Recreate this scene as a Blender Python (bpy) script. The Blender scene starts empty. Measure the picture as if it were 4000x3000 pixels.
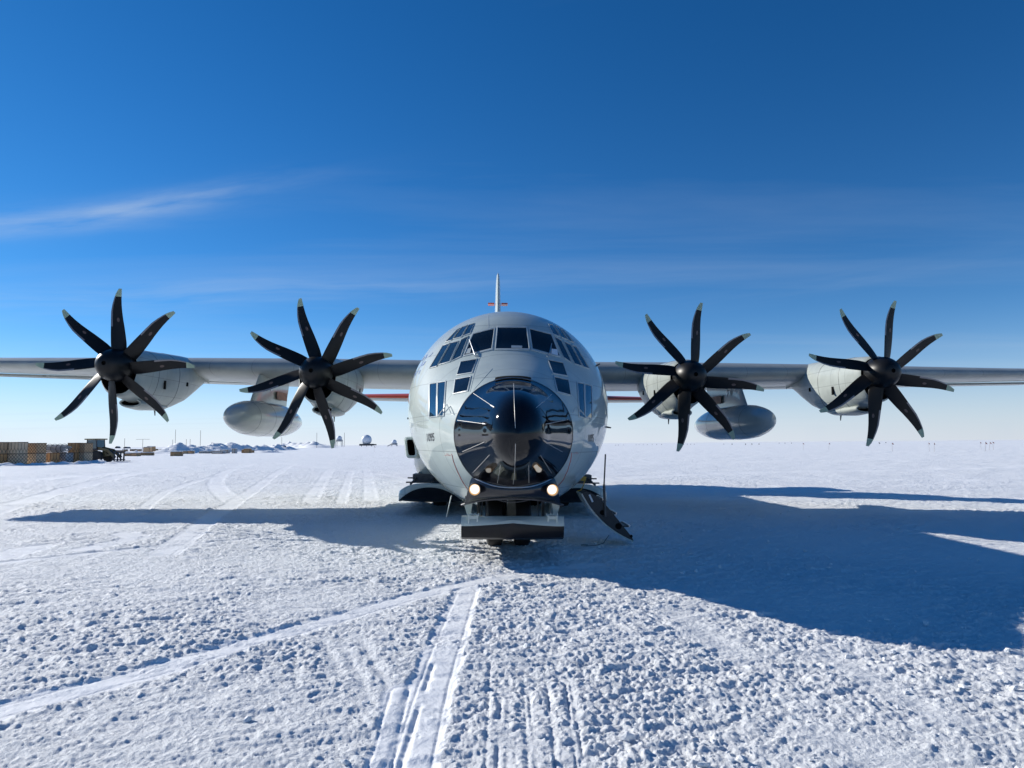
import bpy, bmesh, math, random
import numpy as np
from mathutils import Vector, Matrix
from mathutils.bvhtree import BVHTree

random.seed(7)
rng = np.random.default_rng(7)
sc = bpy.context.scene
COL = sc.collection
R = math.radians

# ------------------------------------------------------------------ camera
F_PX, CAM_H = 2660.0, 2.0
PITCH, ROLL = math.atan(232.4 / 2660.0), R(-0.48)
cam = bpy.data.cameras.new('camera')
cam.sensor_width = 36.0
cam.lens = F_PX / 4000 * 36
cam.clip_start, cam.clip_end = 0.1, 60000
cam_ob = bpy.data.objects.new('camera', cam)
COL.objects.link(cam_ob)
CAM_M = Matrix.Translation((0, 0, CAM_H)) @ Matrix.Rotation(R(90) + PITCH, 4, 'X') @ Matrix.Rotation(ROLL, 4, 'Z')
cam_ob.matrix_world = CAM_M
sc.camera = cam_ob

# ------------------------------------------------------------------ sky and sun
SUN = Vector((-1.80, 0.94, 1.0)).normalized()
SUN_EL = math.asin(SUN.z)
SUN_AZ = math.atan2(SUN.x, SUN.y)          # clockwise from +Y

world = bpy.data.worlds.new('World')
sc.world = world
world.use_nodes = True
wn = world.node_tree
for n in list(wn.nodes):
    wn.nodes.remove(n)


def N(tree, typ, **kw):
    n = tree.nodes.new(typ)
    for k, v in kw.items():
        if k == 'inp':
            for a, b in v.items():
                n.inputs[a].default_value = b
        else:
            setattr(n, k, v)
    return n


out = N(wn, 'ShaderNodeOutputWorld')
bg = N(wn, 'ShaderNodeBackground', inp={'Strength': 0.080})
sky = N(wn, 'ShaderNodeTexSky', sky_type='NISHITA', sun_disc=False, sun_elevation=SUN_EL,
        sun_rotation=SUN_AZ, altitude=2800, air_density=1.0, dust_density=0.45, ozone_density=2.2)
hs0 = N(wn, 'ShaderNodeHueSaturation', inp={'Saturation': 1.22, 'Value': 1.0})
wn.links.new(sky.outputs[0], hs0.inputs['Color'])
tint = N(wn, 'ShaderNodeMix', data_type='RGBA', blend_type='MULTIPLY')
tint.inputs['Factor'].default_value = 1
tint.inputs['B'].default_value = (0.30, 1.03, 1.36, 1)
wn.links.new(hs0.outputs[0], tint.inputs['A'])
# thin cirrus on a flat layer far above: direction / height gives the layer's coordinates
tc = N(wn, 'ShaderNodeTexCoord')
sep = N(wn, 'ShaderNodeSeparateXYZ')
wn.links.new(tc.outputs['Generated'], sep.inputs[0])


def wmath(op, a, b=None, c=None):
    m = N(wn, 'ShaderNodeMath', operation=op)
    for i, v in enumerate((a, b, c)):
        if v is None:
            continue
        if isinstance(v, (int, float)):
            m.inputs[i].default_value = v
        else:
            wn.links.new(v, m.inputs[i])
    return m.outputs[0]


zc = wmath('MAXIMUM', sep.outputs['Z'], 0.02)
zc = wmath('ADD', zc, 0.03)
cx = wmath('DIVIDE', sep.outputs['X'], zc)
cy = wmath('DIVIDE', sep.outputs['Y'], zc)
comb = N(wn, 'ShaderNodeCombineXYZ')
wn.links.new(cx, comb.inputs[0]); wn.links.new(cy, comb.inputs[1])
mp = N(wn, 'ShaderNodeMapping')
mp.inputs['Rotation'].default_value = (0, 0, R(-27))
mp.inputs['Scale'].default_value = (0.22, 1.1, 1)
wn.links.new(comb.outputs[0], mp.inputs[0])
nz = N(wn, 'ShaderNodeTexNoise', inp={'Scale': 0.9, 'Detail': 7.0, 'Roughness': 0.55, 'Distortion': 0.5})
wn.links.new(mp.outputs[0], nz.inputs['Vector'])
rp = N(wn, 'ShaderNodeMapRange', inp={1: 0.50, 2: 0.80, 3: 0.0, 4: 0.15})
wn.links.new(nz.outputs[0], rp.inputs[0])
# one longer contrail-like streak crossing the left of the view
def streak(px, py, dx, dy, width, length, amp, seed):
    L = math.hypot(dx, dy); ux, uy = dx / L, dy / L
    ax = wmath('SUBTRACT', cx, px); ay = wmath('SUBTRACT', cy, py)
    al = wmath('ADD', wmath('MULTIPLY', ax, ux), wmath('MULTIPLY', ay, uy))
    ac = wmath('ADD', wmath('MULTIPLY', ax, -uy), wmath('MULTIPLY', ay, ux))
    cb = N(wn, 'ShaderNodeCombineXYZ'); wn.links.new(wmath('MULTIPLY', al, 0.55), cb.inputs[0])
    cb.inputs[1].default_value = seed
    wob = N(wn, 'ShaderNodeTexNoise', inp={'Scale': 1.0, 'Detail': 3.0})
    wn.links.new(cb.outputs[0], wob.inputs['Vector'])
    ac = wmath('ADD', ac, wmath('MULTIPLY', wmath('SUBTRACT', wob.outputs[0], 0.5), width * 2.2))
    n2 = N(wn, 'ShaderNodeTexNoise', inp={'Scale': 1.0, 'Detail': 5.0, 'Roughness': 0.6})
    cb2 = N(wn, 'ShaderNodeCombineXYZ'); wn.links.new(wmath('MULTIPLY', al, 1.1), cb2.inputs[0])
    wn.links.new(wmath('MULTIPLY', ac, 4.5), cb2.inputs[1]); cb2.inputs[2].default_value = seed + 3
    wn.links.new(cb2.outputs[0], n2.inputs['Vector'])
    g = wmath('EXPONENT', wmath('MULTIPLY', wmath('POWER', wmath('ABSOLUTE', wmath('DIVIDE', ac, width)), 2.0), -1.0))
    g2 = wmath('EXPONENT', wmath('MULTIPLY', wmath('POWER', wmath('ABSOLUTE', wmath('DIVIDE', al, length)), 2.0), -1.0))
    mr = N(wn, 'ShaderNodeMapRange', inp={1: 0.33, 2: 0.72, 3: 0.0, 4: amp})
    wn.links.new(n2.outputs[0], mr.inputs[0])
    return wmath('MULTIPLY', wmath('MULTIPLY', g, g2), mr.outputs[0])


def px_dir(px, py):
    u, v = (px - 2000) / F_PX, (1500 - py) / F_PX
    return (CAM_M.to_3x3() @ Vector((u, v, -1))).normalized()


def sky_uv(px, py):
    d = px_dir(px, py)
    k = max(d.z, 0.02) + 0.03
    return d.x / k, d.y / k


# bright ice-crystal haze low over the snow, whiter towards the sun's side
az = Vector((SUN.x, SUN.y, 0)).normalized()
side = wmath('ADD', wmath('MULTIPLY', sep.outputs['X'], az.x), wmath('MULTIPLY', sep.outputs['Y'], az.y))
zpos = wmath('MAXIMUM', sep.outputs['Z'], 0.0)
hz_amt = wmath('ADD', wmath('MULTIPLY', wmath('EXPONENT', wmath('MULTIPLY', wmath('POWER', wmath('DIVIDE', zpos, 0.088), 2.0), -1.0)), 0.62),
               wmath('MULTIPLY', wmath('EXPONENT', wmath('MULTIPLY', zpos, -9.0)), 0.34))
hz_lum = wmath('ADD', wmath('MULTIPLY', side, 1.9), 8.4)
hzc = N(wn, 'ShaderNodeMix', data_type='RGBA', blend_type='MULTIPLY')
hzc.inputs['Factor'].default_value = 1
hzc.inputs['A'].default_value = (0.94, 1.0, 1.11, 1)
wn.links.new(hz_lum, hzc.inputs['B'])
hs = N(wn, 'ShaderNodeMix', data_type='RGBA')
wn.links.new(hz_amt, hs.inputs['Factor'])
wn.links.new(tint.outputs['Result'], hs.inputs['A'])
wn.links.new(hzc.outputs['Result'], hs.inputs['B'])
cl = rp.outputs[0]
for (a, b, w, ln, amp, sd) in (((250, 860), (900, 745), 0.085, 0.55, 0.62, 1.0),
                               ((-150, 890), (350, 850), 0.14, 0.7, 0.40, 5.0),
                               ((350, 1165), (1200, 1130), 0.30, 2.2, 0.22, 9.0),
                               ((2900, 1150), (3900, 1010), 0.30, 2.5, 0.05, 14.0)):
    p0, p1 = sky_uv(*a), sky_uv(*b)
    cl = wmath('ADD', cl, streak((p0[0] + p1[0]) / 2, (p0[1] + p1[1]) / 2, p1[0] - p0[0], p1[1] - p0[1], w, ln, amp, sd))
cl = wmath('MINIMUM', cl, 0.6)
mixc = N(wn, 'ShaderNodeMix', data_type='RGBA')
mixc.inputs['B'].default_value = (5.8, 7.1, 8.8, 1)
wn.links.new(cl, mixc.inputs['Factor'])
wn.links.new(hs.outputs['Result'], mixc.inputs['A'])
wn.links.new(mixc.outputs['Result'], bg.inputs['Color'])
wn.links.new(bg.outputs[0], out.inputs['Surface'])

sun = bpy.data.lights.new('sun', 'SUN')
sun.energy, sun.angle, sun.color = 5.0, R(0.53), (1.0, 0.96, 0.885)
sun_ob = bpy.data.objects.new('sun', sun)
COL.objects.link(sun_ob)
sun_ob.rotation_euler = SUN.to_track_quat('Z', 'Y').to_euler()

vs = sc.view_settings
vs.view_transform, vs.look, vs.exposure, vs.gamma, vs.use_curve_mapping = 'Standard', 'None', 0.13, 1.0, False


# ------------------------------------------------------------------ pixel helpers (direction only)
TILT = -0.019     # the apron falls away gently to the viewer's right


def ground_tilt(x, y):
    k = np.clip((85 - np.hypot(x, y)) / 50, 0, 1)
    return TILT * np.asarray(x) * k * k * (3 - 2 * k)


def ground_at(px, py, z=0.0):
    d = px_dir(px, py)
    zz = z
    for _ in range(12):
        t = (zz - CAM_H) / d.z
        zz = z + float(ground_tilt(d.x * t, d.y * t))
    return Vector((d.x * t, d.y * t, zz))


# ------------------------------------------------------------------ materials
def mat(name, col, rough=0.5, metal=0.0, coat=0.0, spec=0.5, var=0.0, vscale=3.0, bump=0.0, bscale=40.0,
        emit=None, estr=0.0, stretch=None, rvar=0.0):
    m = bpy.data.materials.new(name)
    m.use_nodes = True
    t = m.node_tree
    p = t.nodes['Principled BSDF']
    p.inputs['Base Color'].default_value = (*col, 1)
    p.inputs['Roughness'].default_value = rough
    p.inputs['Metallic'].default_value = metal
    p.inputs['Coat Weight'].default_value = coat
    p.inputs['Coat Roughness'].default_value = 0.04
    p.inputs['Specular IOR Level'].default_value = spec
    if emit:
        p.inputs['Emission Color'].default_value = (*emit, 1)
        p.inputs['Emission Strength'].default_value = estr
    if var or bump or rvar:
        co = N(t, 'ShaderNodeTexCoord')
        mpn = N(t, 'ShaderNodeMapping')
        if stretch:
            mpn.inputs['Scale'].default_value = stretch
        t.links.new(co.outputs['Object'], mpn.inputs[0])
    if var or rvar:
        n = N(t, 'ShaderNodeTexNoise', inp={'Scale': vscale, 'Detail': 7.0, 'Roughness': 0.62})
        t.links.new(mpn.outputs[0], n.inputs['Vector'])
    if var:
        mr = N(t, 'ShaderNodeMapRange', inp={1: 0.3, 2: 0.7, 3: 1 - var, 4: 1 + var * 0.6})
        t.links.new(n.outputs[0], mr.inputs[0])
        mx = N(t, 'ShaderNodeMix', data_type='RGBA', blend_type='MULTIPLY')
        mx.inputs['Factor'].default_value = 1
        mx.inputs['A'].default_value = (*col, 1)
        t.links.new(mr.outputs[0], mx.inputs['B'])
        t.links.new(mx.outputs['Result'], p.inputs['Base Color'])
    if rvar:
        mr2 = N(t, 'ShaderNodeMapRange', inp={1: 0.3, 2: 0.7, 3: max(0.02, rough - rvar), 4: rough + rvar})
        t.links.new(n.outputs[0], mr2.inputs[0])
        t.links.new(mr2.outputs[0], p.inputs['Roughness'])
    if bump:
        n3 = N(t, 'ShaderNodeTexNoise', inp={'Scale': bscale, 'Detail': 5.0, 'Roughness': 0.6})
        t.links.new(mpn.outputs[0], n3.inputs['Vector'])
        bp = N(t, 'ShaderNodeBump', inp={'Strength': bump, 'Distance': 0.02})
        t.links.new(n3.outputs[0], bp.inputs['Height'])
        t.links.new(bp.outputs[0], p.inputs['Normal'])
    return m


def paint_mat(name, col, rough, ax1='Y', pitch1=0.78, ax2='Z', pitch2=0.62, coat=0.85, var=0.12):
    """Semi-gloss aircraft paint: faint skin panel seams and rivets in relief, slight oil-canning, soft staining."""
    m = mat(name, col, rough, coat=coat, spec=0.22, var=var, vscale=1.3, rvar=0.05)
    t = m.node_tree
    p = t.nodes['Principled BSDF']
    co = [n for n in t.nodes if n.type == 'TEX_COORD'][0]
    sp = N(t, 'ShaderNodeSeparateXYZ')
    t.links.new(co.outputs['Object'], sp.inputs[0])

    def M(op, a, b=None):
        q = N(t, 'ShaderNodeMath', operation=op)
        for i, v in enumerate((a, b)):
            if v is None: continue
            if isinstance(v, (int, float)): q.inputs[i].default_value = v
            else: t.links.new(v, q.inputs[i])
        return q.outputs[0]

    def line(v, per, w):
        fr = M('FRACT', M('DIVIDE', v, per))
        d = M('ABSOLUTE', M('SUBTRACT', fr, 0.5))
        return M('GREATER_THAN', d, 0.5 - w / per)
    seam = M('MAXIMUM', line(sp.outputs[ax1], pitch1, 0.007), line(sp.outputs[ax2], pitch2, 0.007))
    mr = N(t, 'ShaderNodeMapRange', inp={3: 1.0, 4: 0.66})
    t.links.new(seam, mr.inputs[0])
    base = p.inputs['Base Color'].links[0].from_socket
    mx = N(t, 'ShaderNodeMix', data_type='RGBA', blend_type='MULTIPLY')
    mx.inputs['Factor'].default_value = 1
    t.links.new(base, mx.inputs['A']); t.links.new(mr.outputs[0], mx.inputs['B'])
    t.links.new(mx.outputs['Result'], p.inputs['Base Color'])
    nz_ = N(t, 'ShaderNodeTexNoise', inp={'Scale': 1.7, 'Detail': 2.0})
    t.links.new(co.outputs['Object'], nz_.inputs['Vector'])
    h = M('ADD', M('MULTIPLY', nz_.outputs[0], 1.0), M('MULTIPLY', seam, -0.12))
    bp = N(t, 'ShaderNodeBump', inp={'Strength': 0.13, 'Distance': 0.03})
    t.links.new(h, bp.inputs['Height'])
    t.links.new(bp.outputs[0], p.inputs['Normal'])
    t.links.new(bp.outputs[0], p.inputs['Coat Normal'])
    return m


MT = {}
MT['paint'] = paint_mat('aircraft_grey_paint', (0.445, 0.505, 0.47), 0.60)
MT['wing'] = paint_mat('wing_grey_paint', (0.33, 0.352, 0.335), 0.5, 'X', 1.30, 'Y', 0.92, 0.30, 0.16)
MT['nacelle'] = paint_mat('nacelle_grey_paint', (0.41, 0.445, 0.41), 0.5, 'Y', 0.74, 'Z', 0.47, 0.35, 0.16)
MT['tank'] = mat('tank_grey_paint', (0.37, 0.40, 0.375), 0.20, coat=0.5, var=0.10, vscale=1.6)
MT['radome'] = mat('radome_gloss_black', (0.004, 0.0045, 0.007), 0.05, coat=0.0, spec=0.36, bump=0.010, bscale=3.0)
MT['black_paint'] = mat('satin_black_paint', (0.010, 0.011, 0.016), 0.22, coat=0.35)
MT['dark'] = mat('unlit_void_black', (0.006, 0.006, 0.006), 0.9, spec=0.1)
MT['glass'] = mat('cockpit_glass', (0.006, 0.008, 0.010), 0.03, spec=0.55)
MT['glass_side'] = mat('cockpit_side_glass', (0.012, 0.03, 0.05), 0.02, spec=1.0, coat=0.6)
MT['frame'] = mat('window_frame_paint', (0.44, 0.49, 0.49), 0.42, var=0.06)
MT['strip'] = mat('lightning_strip_metal', (0.62, 0.60, 0.56), 0.35, metal=0.6)
MT['metal'] = mat('bare_metal', (0.55, 0.56, 0.57), 0.28, metal=0.9, var=0.15, vscale=8)
MT['dmetal'] = mat('dark_metal', (0.07, 0.072, 0.078), 0.42, metal=0.5, var=0.3, vscale=9)
MT['rubber'] = mat('tyre_rubber', (0.014, 0.014, 0.015), 0.75, var=0.3, vscale=12)
MT['blade'] = mat('blade_black', (0.006, 0.006, 0.0065), 0.45, spec=0.28, var=0.2, vscale=6)
MT['blade_tip'] = mat('blade_tip_green_grey', (0.33, 0.41, 0.29), 0.5, var=0.15, vscale=9)
MT['blade_edge'] = mat('blade_edge_grey', (0.20, 0.19, 0.20), 0.40, metal=0.4)
MT['blade_spot'] = mat('blade_decal_brown', (0.10, 0.065, 0.055), 0.5)
MT['spinner'] = mat('spinner_black', (0.007, 0.007, 0.0075), 0.40, spec=0.3, var=0.25, vscale=5)
MT['red'] = mat('arctic_red_paint', (0.60, 0.085, 0.03), 0.32, coat=0.2, var=0.12, vscale=2)
MT['redline'] = mat('red_marking', (0.42, 0.05, 0.04), 0.4)
MT['ink'] = mat('marking_dark_grey', (0.035, 0.04, 0.045), 0.4)
MT['blue_ink'] = mat('marking_blue', (0.02, 0.07, 0.22), 0.35)
MT['ski_black'] = mat('ski_black_coating', (0.008, 0.0085, 0.011), 0.40, spec=0.3, var=0.35, vscale=4)
MT['lamp'] = mat('landing_lamp_lit', (0.9, 0.8, 0.6), 0.2, emit=(1.0, 0.55, 0.20), estr=0.7)
MT['lamp_core'] = mat('landing_lamp_filament', (1, 1, 1), 0.2, emit=(1.0, 0.93, 0.80), estr=1.2)
MT['yellow'] = mat('yellow_tab', (0.55, 0.33, 0.03), 0.45, var=0.15)
MT['white'] = mat('white_card', (0.75, 0.78, 0.82), 0.6)
MT['step'] = mat('stair_dark_grey', (0.03, 0.031, 0.034), 0.5, var=0.3, vscale=8)
MT['card'] = mat('cardboard', (0.55, 0.365, 0.21), 0.85, var=0.16, vscale=2.5)
MT['card_pale'] = mat('cardboard_pale', (0.60, 0.46, 0.31), 0.85, var=0.14, vscale=2.5)
MT['card_dark'] = mat('cardboard_orange', (0.56, 0.29, 0.12), 0.85, var=0.18, vscale=2.5)
MT['net'] = mat('cargo_net_webbing', (0.045, 0.042, 0.035), 0.85)
MT['pallet'] = mat('pallet_timber', (0.22, 0.15, 0.09), 0.85, var=0.3, vscale=6)
MT['tarp'] = mat('grey_bundle', (0.42, 0.42, 0.42), 0.7, var=0.35, vscale=4, bump=0.5, bscale=8)
MT['olive'] = mat('loader_olive_paint', (0.17, 0.13, 0.055), 0.5, var=0.3, vscale=3)
MT['dome'] = mat('dome_white', (0.72, 0.76, 0.82), 0.5, var=0.05)
MT['wood'] = mat('crate_brown', (0.40, 0.25, 0.13), 0.85, var=0.3, vscale=1.5)
MT['tent'] = mat('tent_dark_fabric', (0.05, 0.055, 0.065), 0.8, var=0.3, vscale=1.5)
MT['flag'] = mat('flag_faded_red', (0.34, 0.13, 0.10), 0.8)
MT['bamboo'] = mat('bamboo_pole', (0.22, 0.17, 0.12), 0.8)
MT['faded_red'] = mat('faded_red_marking', (0.30, 0.13, 0.085), 0.6, var=0.35, vscale=5)
MT['drum'] = mat('drum_black', (0.10, 0.10, 0.11), 0.6, var=0.2)


def snow_mat(name, fine=1.0):
    m = bpy.data.materials.new(name)
    m.use_nodes = True
    t = m.node_tree
    p = t.nodes['Principled BSDF']
    p.inputs['Roughness'].default_value = 0.62
    p.inputs['Specular IOR Level'].default_value = 0.25
    geo = N(t, 'ShaderNodeNewGeometry')
    n1 = N(t, 'ShaderNodeTexNoise', inp={'Scale': 0.35, 'Detail': 6.0, 'Roughness': 0.6})
    t.links.new(geo.outputs['Position'], n1.inputs['Vector'])
    mr = N(t, 'ShaderNodeMapRange', inp={1: 0.3, 2: 0.7, 3: 0.0, 4: 1.0})
    t.links.new(n1.outputs[0], mr.inputs[0])
    mx = N(t, 'ShaderNodeMix', data_type='RGBA')
    mx.inputs['A'].default_value = (0.83, 0.85, 0.865, 1)
    mx.inputs['B'].default_value = (0.895, 0.905, 0.912, 1)
    t.links.new(mr.outputs[0], mx.inputs['Factor'])
    pk0 = N(t, 'ShaderNodeAttribute', attribute_name='packed')
    mx2 = N(t, 'ShaderNodeMix', data_type='RGBA')          # ski-polished crust is the whitest snow
    mx2.inputs['B'].default_value = (0.90, 0.908, 0.915, 1)
    t.links.new(pk0.outputs['Fac'], mx2.inputs['Factor'])
    t.links.new(mx.outputs['Result'], mx2.inputs['A'])
    t.links.new(mx2.outputs['Result'], p.inputs['Base Color'])
    # granular relief: crumbs of several sizes
    n2 = N(t, 'ShaderNodeTexNoise', inp={'Scale': 26.0, 'Detail': 8.0, 'Roughness': 0.68})
    t.links.new(geo.outputs['Position'], n2.inputs['Vector'])
    n3 = N(t, 'ShaderNodeTexNoise', inp={'Scale': 3.2, 'Detail': 9.0, 'Roughness': 0.70})
    t.links.new(geo.outputs['Position'], n3.inputs['Vector'])
    ad = N(t, 'ShaderNodeMath', operation='MULTIPLY_ADD')
    t.links.new(n3.outputs[0], ad.inputs[0]); ad.inputs[1].default_value = 1.5
    t.links.new(n2.outputs[0], ad.inputs[2])
    b = N(t, 'ShaderNodeBump', inp={'Strength': 0.75 * fine, 'Distance': 0.05})
    t.links.new(ad.outputs[0], b.inputs['Height'])
    # ski-packed strips are smoother than the loose crust
    pk = N(t, 'ShaderNodeAttribute', attribute_name='packed')
    ps = N(t, 'ShaderNodeMapRange', inp={3: 0.76 * fine, 4: 0.30})
    t.links.new(pk.outputs['Fac'], ps.inputs[0])
    t.links.new(ps.outputs[0], b.inputs['Strength'])
    t.links.new(b.outputs[0], p.inputs['Normal'])
    return m


MT['snow'] = snow_mat('wind_packed_snow')
MT['snow_pile'] = snow_mat('piled_snow', 0.8)


# ------------------------------------------------------------------ mesh helpers
class MB:
    """collects verts / faces / material slots, builds one mesh object"""
    def __init__(self):
        self.v, self.f, self.m = [], [], []

    def add(self, verts, faces, mi=0):
        o = len(self.v)
        self.v += [tuple(p) for p in verts]
        self.f += [tuple(i + o for i in q) for q in faces]
        self.m += [mi] * len(faces)
        return self

    def box(self, c, s, mi=0, rot=None):
        x, y, z = s[0] / 2, s[1] / 2, s[2] / 2
        P = [Vector((a, b, d)) for a in (-x, x) for b in (-y, y) for d in (-z, z)]
        if rot is not None:
            P = [rot @ p for p in P]
        P = [p + Vector(c) for p in P]
        return self.add(P, [(0, 1, 3, 2), (4, 6, 7, 5), (0, 4, 5, 1), (2, 3, 7, 6), (0, 2, 6, 4), (1, 5, 7, 3)], mi)

    def loft(self, rings, mi=0, closed=True, cap0=True, cap1=True, mfun=None):
        n = len(rings[0])
        V = [p for r in rings for p in r]
        Fs, ms = [], []
        for i in range(len(rings) - 1):
            for j in range(n if closed else n - 1):
                k = (j + 1) % n
                Fs.append((i * n + j, i * n + k, (i + 1) * n + k, (i + 1) * n + j))
                ms.append(mfun(i, j) if mfun else mi)
        if cap0: Fs.append(tuple(range(n - 1, -1, -1))); ms.append(ms[0] if ms else mi)
        if cap1: Fs.append(tuple((len(rings) - 1) * n + j for j in range(n))); ms.append(ms[-1])
        o = len(self.v)
        self.v += [tuple(p) for p in V]
        self.f += [tuple(i + o for i in q) for q in Fs]
        self.m += ms
        return self

    def tube(self, pts, r, n=8, mi=0, cap=True):
        pts = [Vector(p) for p in pts]
        rr = r if isinstance(r, (list, tuple)) else [r] * len(pts)
        rings = []
        up = None
        for i, p in enumerate(pts):
            d = (pts[min(i + 1, len(pts) - 1)] - pts[max(i - 1, 0)]).normalized()
            if up is None:
                up = Vector((0, 0, 1)) if abs(d.z) < 0.9 else Vector((1, 0, 0))
            a = d.cross(up).normalized()
            b = a.cross(d).normalized()
            up = b
            rings.append([p + (a * math.cos(t) + b * math.sin(t)) * rr[i]
                          for t in (2 * math.pi * k / n for k in range(n))])
        return self.loft(rings, mi, cap0=cap, cap1=cap)

    def lathe(self, prof, c=(0, 0, 0), axis='y', n=32, mi=0, mfun=None):
        """prof: list of (along, radius)"""
        rings = []
        for a, r in prof:
            ring = []
            for k in range(n):
                t = 2 * math.pi * k / n
                q = {'y': (r * math.cos(t), a, r * math.sin(t)), 'z': (r * math.cos(t), r * math.sin(t), a),
                     'x': (a, r * math.cos(t), r * math.sin(t))}[axis]
                ring.append((q[0] + c[0], q[1] + c[1], q[2] + c[2]))
            rings.append(ring)
        return self.loft(rings, mi, mfun=mfun)

    def build(self, name, mats, parent=None, smooth=True, angle=40, fix=True):
        me = bpy.data.meshes.new(name)
        me.from_pydata(self.v, [], self.f)
        if not isinstance(mats, (list, tuple)):
            mats = [mats]
        for k in mats:
            me.materials.append(MT[k])
        me.polygons.foreach_set('material_index', self.m)
        if fix:
            bm = bmesh.new(); bm.from_mesh(me)
            bmesh.ops.recalc_face_normals(bm, faces=bm.faces)
            bm.to_mesh(me); bm.free()
        if smooth:
            me.shade_smooth()
            me.set_sharp_from_angle(angle=R(angle))
        me.update()
        o = bpy.data.objects.new(name, me)
        COL.objects.link(o)
        if parent is not None:
            o.parent = parent
        return o


def bevel(o, w=0.01, seg=1):
    bm = bmesh.new(); bm.from_mesh(o.data)
    bmesh.ops.remove_doubles(bm, verts=bm.verts, dist=1e-5)
    bmesh.ops.bevel(bm, geom=[e for e in bm.edges if e.calc_face_angle(0) > 0.5], offset=w, segments=seg, affect='EDGES', profile=0.5)
    bm.to_mesh(o.data); bm.free()
    return o


def empty(name, loc=(0, 0, 0), rot=(0, 0, 0)):
    o = bpy.data.objects.new(name, None)
    o.empty_display_size = 0.3
    o.location, o.rotation_euler = loc, rot
    COL.objects.link(o)
    return o


def tag(o, label=None, cat=None, group=None, kind=None):
    for k, v in (('label', label), ('category', cat), ('group', group), ('kind', kind)):
        if v:
            o[k] = v
    return o


def copy_tree(o, parent=None):
    c = o.copy()
    COL.objects.link(c)
    c.parent = parent
    for ch in list(o.children):
        copy_tree(ch, c)
    return c


def pchip(xs, ys, x):
    xs, ys, x = np.asarray(xs, float), np.asarray(ys, float), np.asarray(x, float)
    h = np.diff(xs); d = np.diff(ys) / h
    m = np.zeros_like(ys)
    for i in range(1, len(xs) - 1):
        if d[i - 1] * d[i] > 0:
            w1, w2 = 2 * h[i] + h[i - 1], h[i] + 2 * h[i - 1]
            m[i] = (w1 + w2) / (w1 / d[i - 1] + w2 / d[i])
    m[0], m[-1] = d[0], d[-1]
    k = np.clip(np.searchsorted(xs, x) - 1, 0, len(h) - 1)
    t = (x - xs[k]) / h[k]
    return ((1 + 2 * t) * (1 - t) ** 2 * ys[k] + t * (1 - t) ** 2 * h[k] * m[k]
            + t * t * (3 - 2 * t) * ys[k + 1] + t * t * (t - 1) * h[k] * m[k + 1])


# ================================================================== SNOW GROUND
def hash2(ix, iy, seed):
    h = (ix.astype(np.int64) * 374761393 + iy.astype(np.int64) * 668265263 + seed * 974634777) & 0xFFFFFFFF
    h = ((h ^ (h >> 13)) * 1274126177) & 0xFFFFFFFF
    h = (h ^ (h >> 16)) & 0xFFFFFFFF
    return h.astype(np.float64) / 4294967295.0


def vnoise(x, y, seed):
    ix, iy = np.floor(x), np.floor(y)
    fx, fy = x - ix, y - iy
    fx, fy = fx * fx * (3 - 2 * fx), fy * fy * (3 - 2 * fy)
    ix, iy = ix.astype(np.int64), iy.astype(np.int64)
    a, b = hash2(ix, iy, seed), hash2(ix + 1, iy, seed)
    c, d = hash2(ix, iy + 1, seed), hash2(ix + 1, iy + 1, seed)
    return (a * (1 - fx) + b * fx) * (1 - fy) + (c * (1 - fx) + d * fx) * fy - 0.5


def lumps(x, y, cell, dens, seed, rmin=0.25, rmax=0.62):
    """rounded clods scattered one per cell; returns height in cell units"""
    gx, gy = x / cell, y / cell
    bx, by = np.floor(gx).astype(np.int64), np.floor(gy).astype(np.int64)
    h = np.zeros_like(x)
    for ox in (-1, 0, 1):
        for oy in (-1, 0, 1):
            cx_, cy_ = bx + ox, by + oy
            on = hash2(cx_, cy_, seed) < dens
            px_, py_ = cx_ + hash2(cx_, cy_, seed + 1), cy_ + hash2(cx_, cy_, seed + 2)
            r = rmin + (rmax - rmin) * hash2(cx_, cy_, seed + 3) ** 2
            dx, dy = gx - px_, gy - py_
            th = hash2(cx_, cy_, seed + 4) * 6.283
            ex, ey = dx * np.cos(th) + dy * np.sin(th), (-dx * np.sin(th) + dy * np.cos(th)) * (1.15 + 0.5 * hash2(cx_, cy_, seed + 5))
            q = 1 - (np.abs(ex) ** 2.4 + np.abs(ey) ** 2.4) / r ** 2.4
            hh = np.where(on & (q > 0), r * np.sqrt(np.maximum(q, 0)) * (0.6 + 0.5 * hash2(cx_, cy_, seed + 6)), 0)
            h = np.maximum(h, hh)
    return h


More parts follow.
